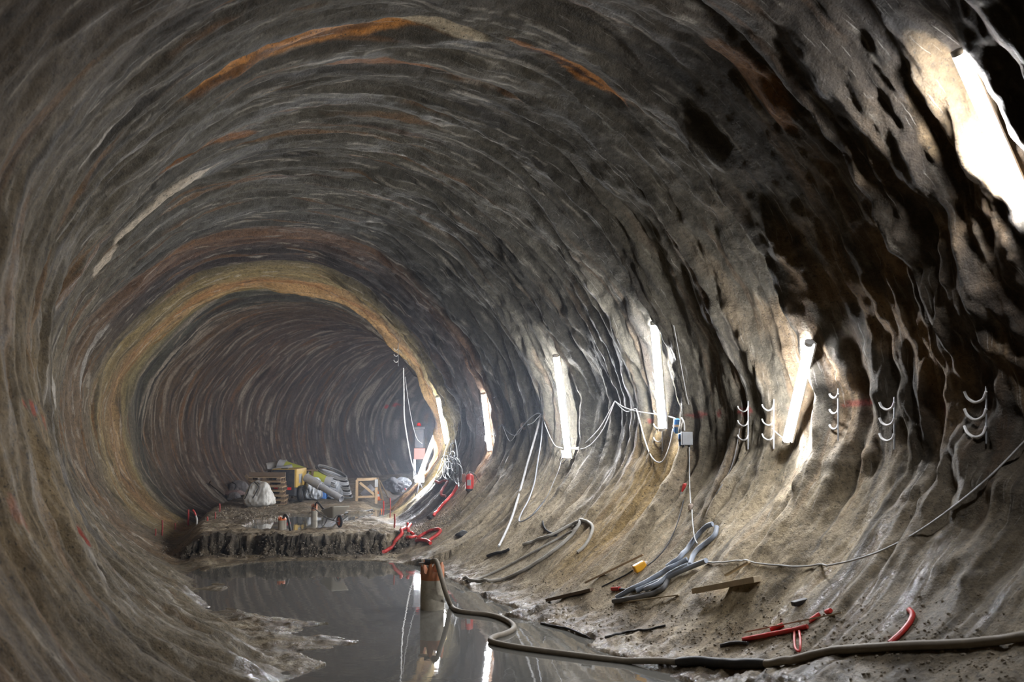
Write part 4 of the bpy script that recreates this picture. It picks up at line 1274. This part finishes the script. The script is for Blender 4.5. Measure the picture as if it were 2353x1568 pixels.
# ---- cable hooks on the wall: three hooks on a strip
def hook_set(px, py0, dy, wpx, label, hang=hang):
    st = [hang([(px, py0 - 12), (px, py0 + 3 * dy)], .08)]
    root = empty('hook_strip', st[0][0], 0, label, 'hooks', 'cable hook strips on the right wall')
    MB().tube(st[0], .011, 6).build('strip', STEEL, root, world=True)
    for k in range(3):
        y_ = py0 + k * dy
        pp = [(px, y_), (px - wpx * .15, y_ + wpx * .35), (px - wpx * .5, y_ + wpx * .5), (px - wpx * .85, y_ + wpx * .3), (px - wpx, y_)]
        MB().tube(hang(pp, .17 if px < 1900 or hang is not HANG else .24, 4), .012 if px < 1900 else .016, 8).build('hook', WHITECABLE, root, world=True)
hook_set(1522, 944, 31, 20, 'white cable hook strip inside the bright patch left of the blue plugs')
hook_set(1719, 934, 33, 24, 'white cable hook strip below the red paint marks')
hook_set(1778, 930, 34, 27, 'white cable hook strip just left of the tilted lamp')
hook_set(1926, 905, 36, 20, 'dim hook strip in shadow just right of the tilted lamp')
hook_set(2055, 925, 36, 34, 'muddy hook strip on the rough rock wall')
hook_set(2266, 900, 40, 50, 'largest blurred hook strip near the right picture edge')
hook_set(915, 800, 14, 10, 'small hook strip on the yellow edge high above the furthest lamp', lambda pp, off, per=8: smooth_path([at_depth(a, b_, 32.0) for a, b_ in pp], per))

# ---- conduits lying in the mud on the right
cond = [([(1413, 1386), (1440, 1382), (1465, 1377), (1500, 1369), (1522, 1360), (1532, 1350), (1543, 1320)], 'lowest muddy conduit with a bent up end'),
        ([(1422, 1380), (1465, 1356), (1508, 1333), (1541, 1314), (1584, 1292)], 'middle conduit of the bundle'),
        ([(1535, 1312), (1569, 1292), (1589, 1260), (1615, 1230), (1643, 1210)], 'upper conduit reaching up the bank'),
        ([(1587, 1303), (1600, 1271), (1630, 1249), (1647, 1232), (1651, 1214)], 'bent conduit right of the one reaching up the bank'),
        ([(1465, 1364), (1530, 1338), (1573, 1318), (1627, 1296)], 'straight conduit at the right side of the bundle'),
        ([(1490, 1364), (1520, 1346), (1547, 1328), (1586, 1308)], 'short conduit buried inside the bundle')]
for k, (pp, lb) in enumerate(cond):
    line('conduit', 'blue grey conduit: ' + lb, 'pipe', drape(pp, .038, 6, 4, lift=.02 * (k % 3)), .038, BLUEGREY if k else GREYHOSE, 'blue grey conduits heaped on the right bank', 10)
rc = empty('capped_cable', gpt(1410, 1356), 0, 'short cable with a red cap at the left end of the conduits', 'cable')
MB().tube(drape([(1424, 1356), (1440, 1358), (1462, 1357)], .02), .02, 8).build('cable', BLACK, rc, world=True)
MB().tube(drape([(1408, 1357), (1426, 1356)], .028, 4), .03, 10).build('cap', RED, rc, world=True)
q0 = gpt(1470, 1312)
jr = empty('canister', q0 + Vector((0, 0, .06)), 0, 'amber plastic canister lying in the mud under the wall', 'canister', rot=(0, -.45, .2))
MB().box((0, 0, 0), (.20, .12, .12)).build('body', AMBER, jr, .02)
MB().tube([(.10, 0, 0), (.14, 0, 0)], .03, 10).build('cap', WHITECABLE, jr)
# timber
def plank(a, b_, w_, t_, m, label, lift=.05, name='plank', lb2=None):
    A_, B_ = gpt(*a), gpt(*b_)
    ex = max(ground_z(*(A_.lerp(B_, t))[:2]) - A_.lerp(B_, t).z for t in (0, .2, .4, .6, .8, 1))
    lift += min(max(ex, 0), .12)
    o = MB().bar(A_ + Vector((0, 0, lift)), B_ + Vector((0, 0, lift)), w_, t_).build(name, m, None, .004)
    return tag(o, label, 'plank')
plank((1597, 1378), (1740, 1352), .13, .075, PALEWOOD, 'sawn plank lying on the bright bank right of the conduits')
plank((1668, 1364), (1722, 1334), .05, .03, PALEWOOD, 'thin batten resting across the sawn plank', .12)
plank((1258, 1384), (1360, 1360), .10, .05, DARKWOOD, 'dark wet plank half sunk at the edge of the pond', .03)
plank((1345, 1352), (1478, 1288), .06, .03, WOOD, 'long narrow lath leaning up the bank beside the amber canister', .04)
plank((1432, 1388), (1560, 1372), .03, .02, PALEWOOD, 'thin lath in the mud below the conduits', .02)
# hoses on the right bank
bank = [([(1066, 1333), (1100, 1339), (1140, 1338), (1180, 1326), (1225, 1302), (1270, 1272), (1310, 1238), (1330, 1212), (1338, 1196)], .030, BANKHOSE, 'long pale hose sweeping up the bank from the pond'),
        ([(1092, 1336), (1140, 1316), (1200, 1286), (1262, 1252), (1318, 1222)], .022, BANKHOSE, 'straight muddy hose behind the long pale one'),
        ([(1205, 1254), (1240, 1242), (1275, 1230), (1305, 1212), (1335, 1200), (1354, 1202), (1364, 1216), (1356, 1240), (1342, 1260), (1328, 1272)], .030, BANKHOSE, 'pale grey hose bent over in an arch on the bank'),
        ([(1248, 1200), (1251, 1214), (1262, 1224), (1280, 1232)], .018, BLACK, 'short black hose end above the arched hose'),
        ([(1122, 1280), (1140, 1274), (1158, 1271), (1172, 1264)], .028, BLACK, 'short black hose at the foot of the pale leaning pipe'),
        ([(1245, 1434), (1275, 1440), (1310, 1448), (1345, 1462), (1360, 1470)], .016, BLACK, 'thin black cable along the water edge in front'),
        ([(1390, 1468), (1420, 1460), (1455, 1453), (1490, 1450), (1530, 1440)], .016, BLACK, 'thin black cable half buried in the front mud'),
        ([(1655, 1488), (1690, 1480), (1720, 1482)], .022, BLACK, 'black scrap of hose left of the red tubes')]
for pp, r_, m_, lb in bank:
    line('bank_hose', lb, 'hose', drape(pp, r_), r_, m_)
q0 = gpt(1838, 1390)
tag(MB().box(q0 + Vector((0, 0, .03)), (.20, .09, .06), Matrix.Rotation(.25, 3, 'Z') @ Matrix.Rotation(-.2, 3, 'Y')).build('scrap', BLACK, None, .012), 'black scrap lying in the mud above the red tubes', 'scrap')
q0 = gpt(1062, 1232)
blob('rag', q0, (.3, .2, .12), BLACK, 2.7, 'black rag on the mud right of the looped red hose', 'rag', 'heap', folds=.3, sub=3)

# ---- loose stones: nobody could count them
def stones():
    rnd = random.Random(3); mb_v, mb_f = [], []
    bm = bmesh.new(); bmesh.ops.create_icosphere(bm, subdivisions=1, radius=1)
    bv = [v.co.copy() for v in bm.verts]; bf = [tuple(v.index for v in f.verts) for f in bm.faces]; bm.free()
    def put(px, py, s):
        o, d = px_ray(px, py); h = shell_hit(o, d)
        if h is None: return
        p = h[0]; b = len(mb_v)
        R_ = Matrix.Rotation(rnd.uniform(0, 6.28), 3, 'Z') @ Matrix.Rotation(rnd.uniform(0, 6.28), 3, 'X')
        sc = Vector((rnd.uniform(.6, 1.3), rnd.uniform(.6, 1.2), rnd.uniform(.4, .9))) * s
        for v in bv:
            q = R_ @ Vector((v.x * sc.x, v.y * sc.y, v.z * sc.z)) * rnd.uniform(.8, 1.15)
            mb_v.append(p + q)
        mb_f.extend([tuple(i + b for i in f) for f in bf])
    for _ in range(1100):
        x_ = rnd.uniform(370, 935); y_ = 1236 + (rnd.random() ** .7) * 46
        put(x_, y_, min(.04, abs(rnd.gauss(.006, .014)) + .006))
    for _ in range(1100):
        x_ = rnd.uniform(925, 1060); t = (x_ - 925) / 135
        y_ = 1225 - t * 55 + rnd.gauss(0, 8) + 8
        put(x_, y_, rnd.uniform(.008, .028))
    for _ in range(1200):
        t = rnd.random(); x_ = 1180 + t * 1150; y_ = 1400 + t * 110 + rnd.gauss(0, 45)
        if y_ > 1567 or (x_ < 1480 and y_ > 1400 + (x_ - 1180) * .42 - 10): continue
        put(x_, y_, rnd.uniform(.006, .024))
    for _ in range(300):
        put(rnd.uniform(495, 640), rnd.uniform(1162, 1195), rnd.uniform(.012, .04))
    o = mesh_obj('rubble', mb_v, mb_f, GRAVEL)
    return tag(o, 'loose broken stones along the floor step and the muddy right bank', 'rubble', kind='stuff')
stones()
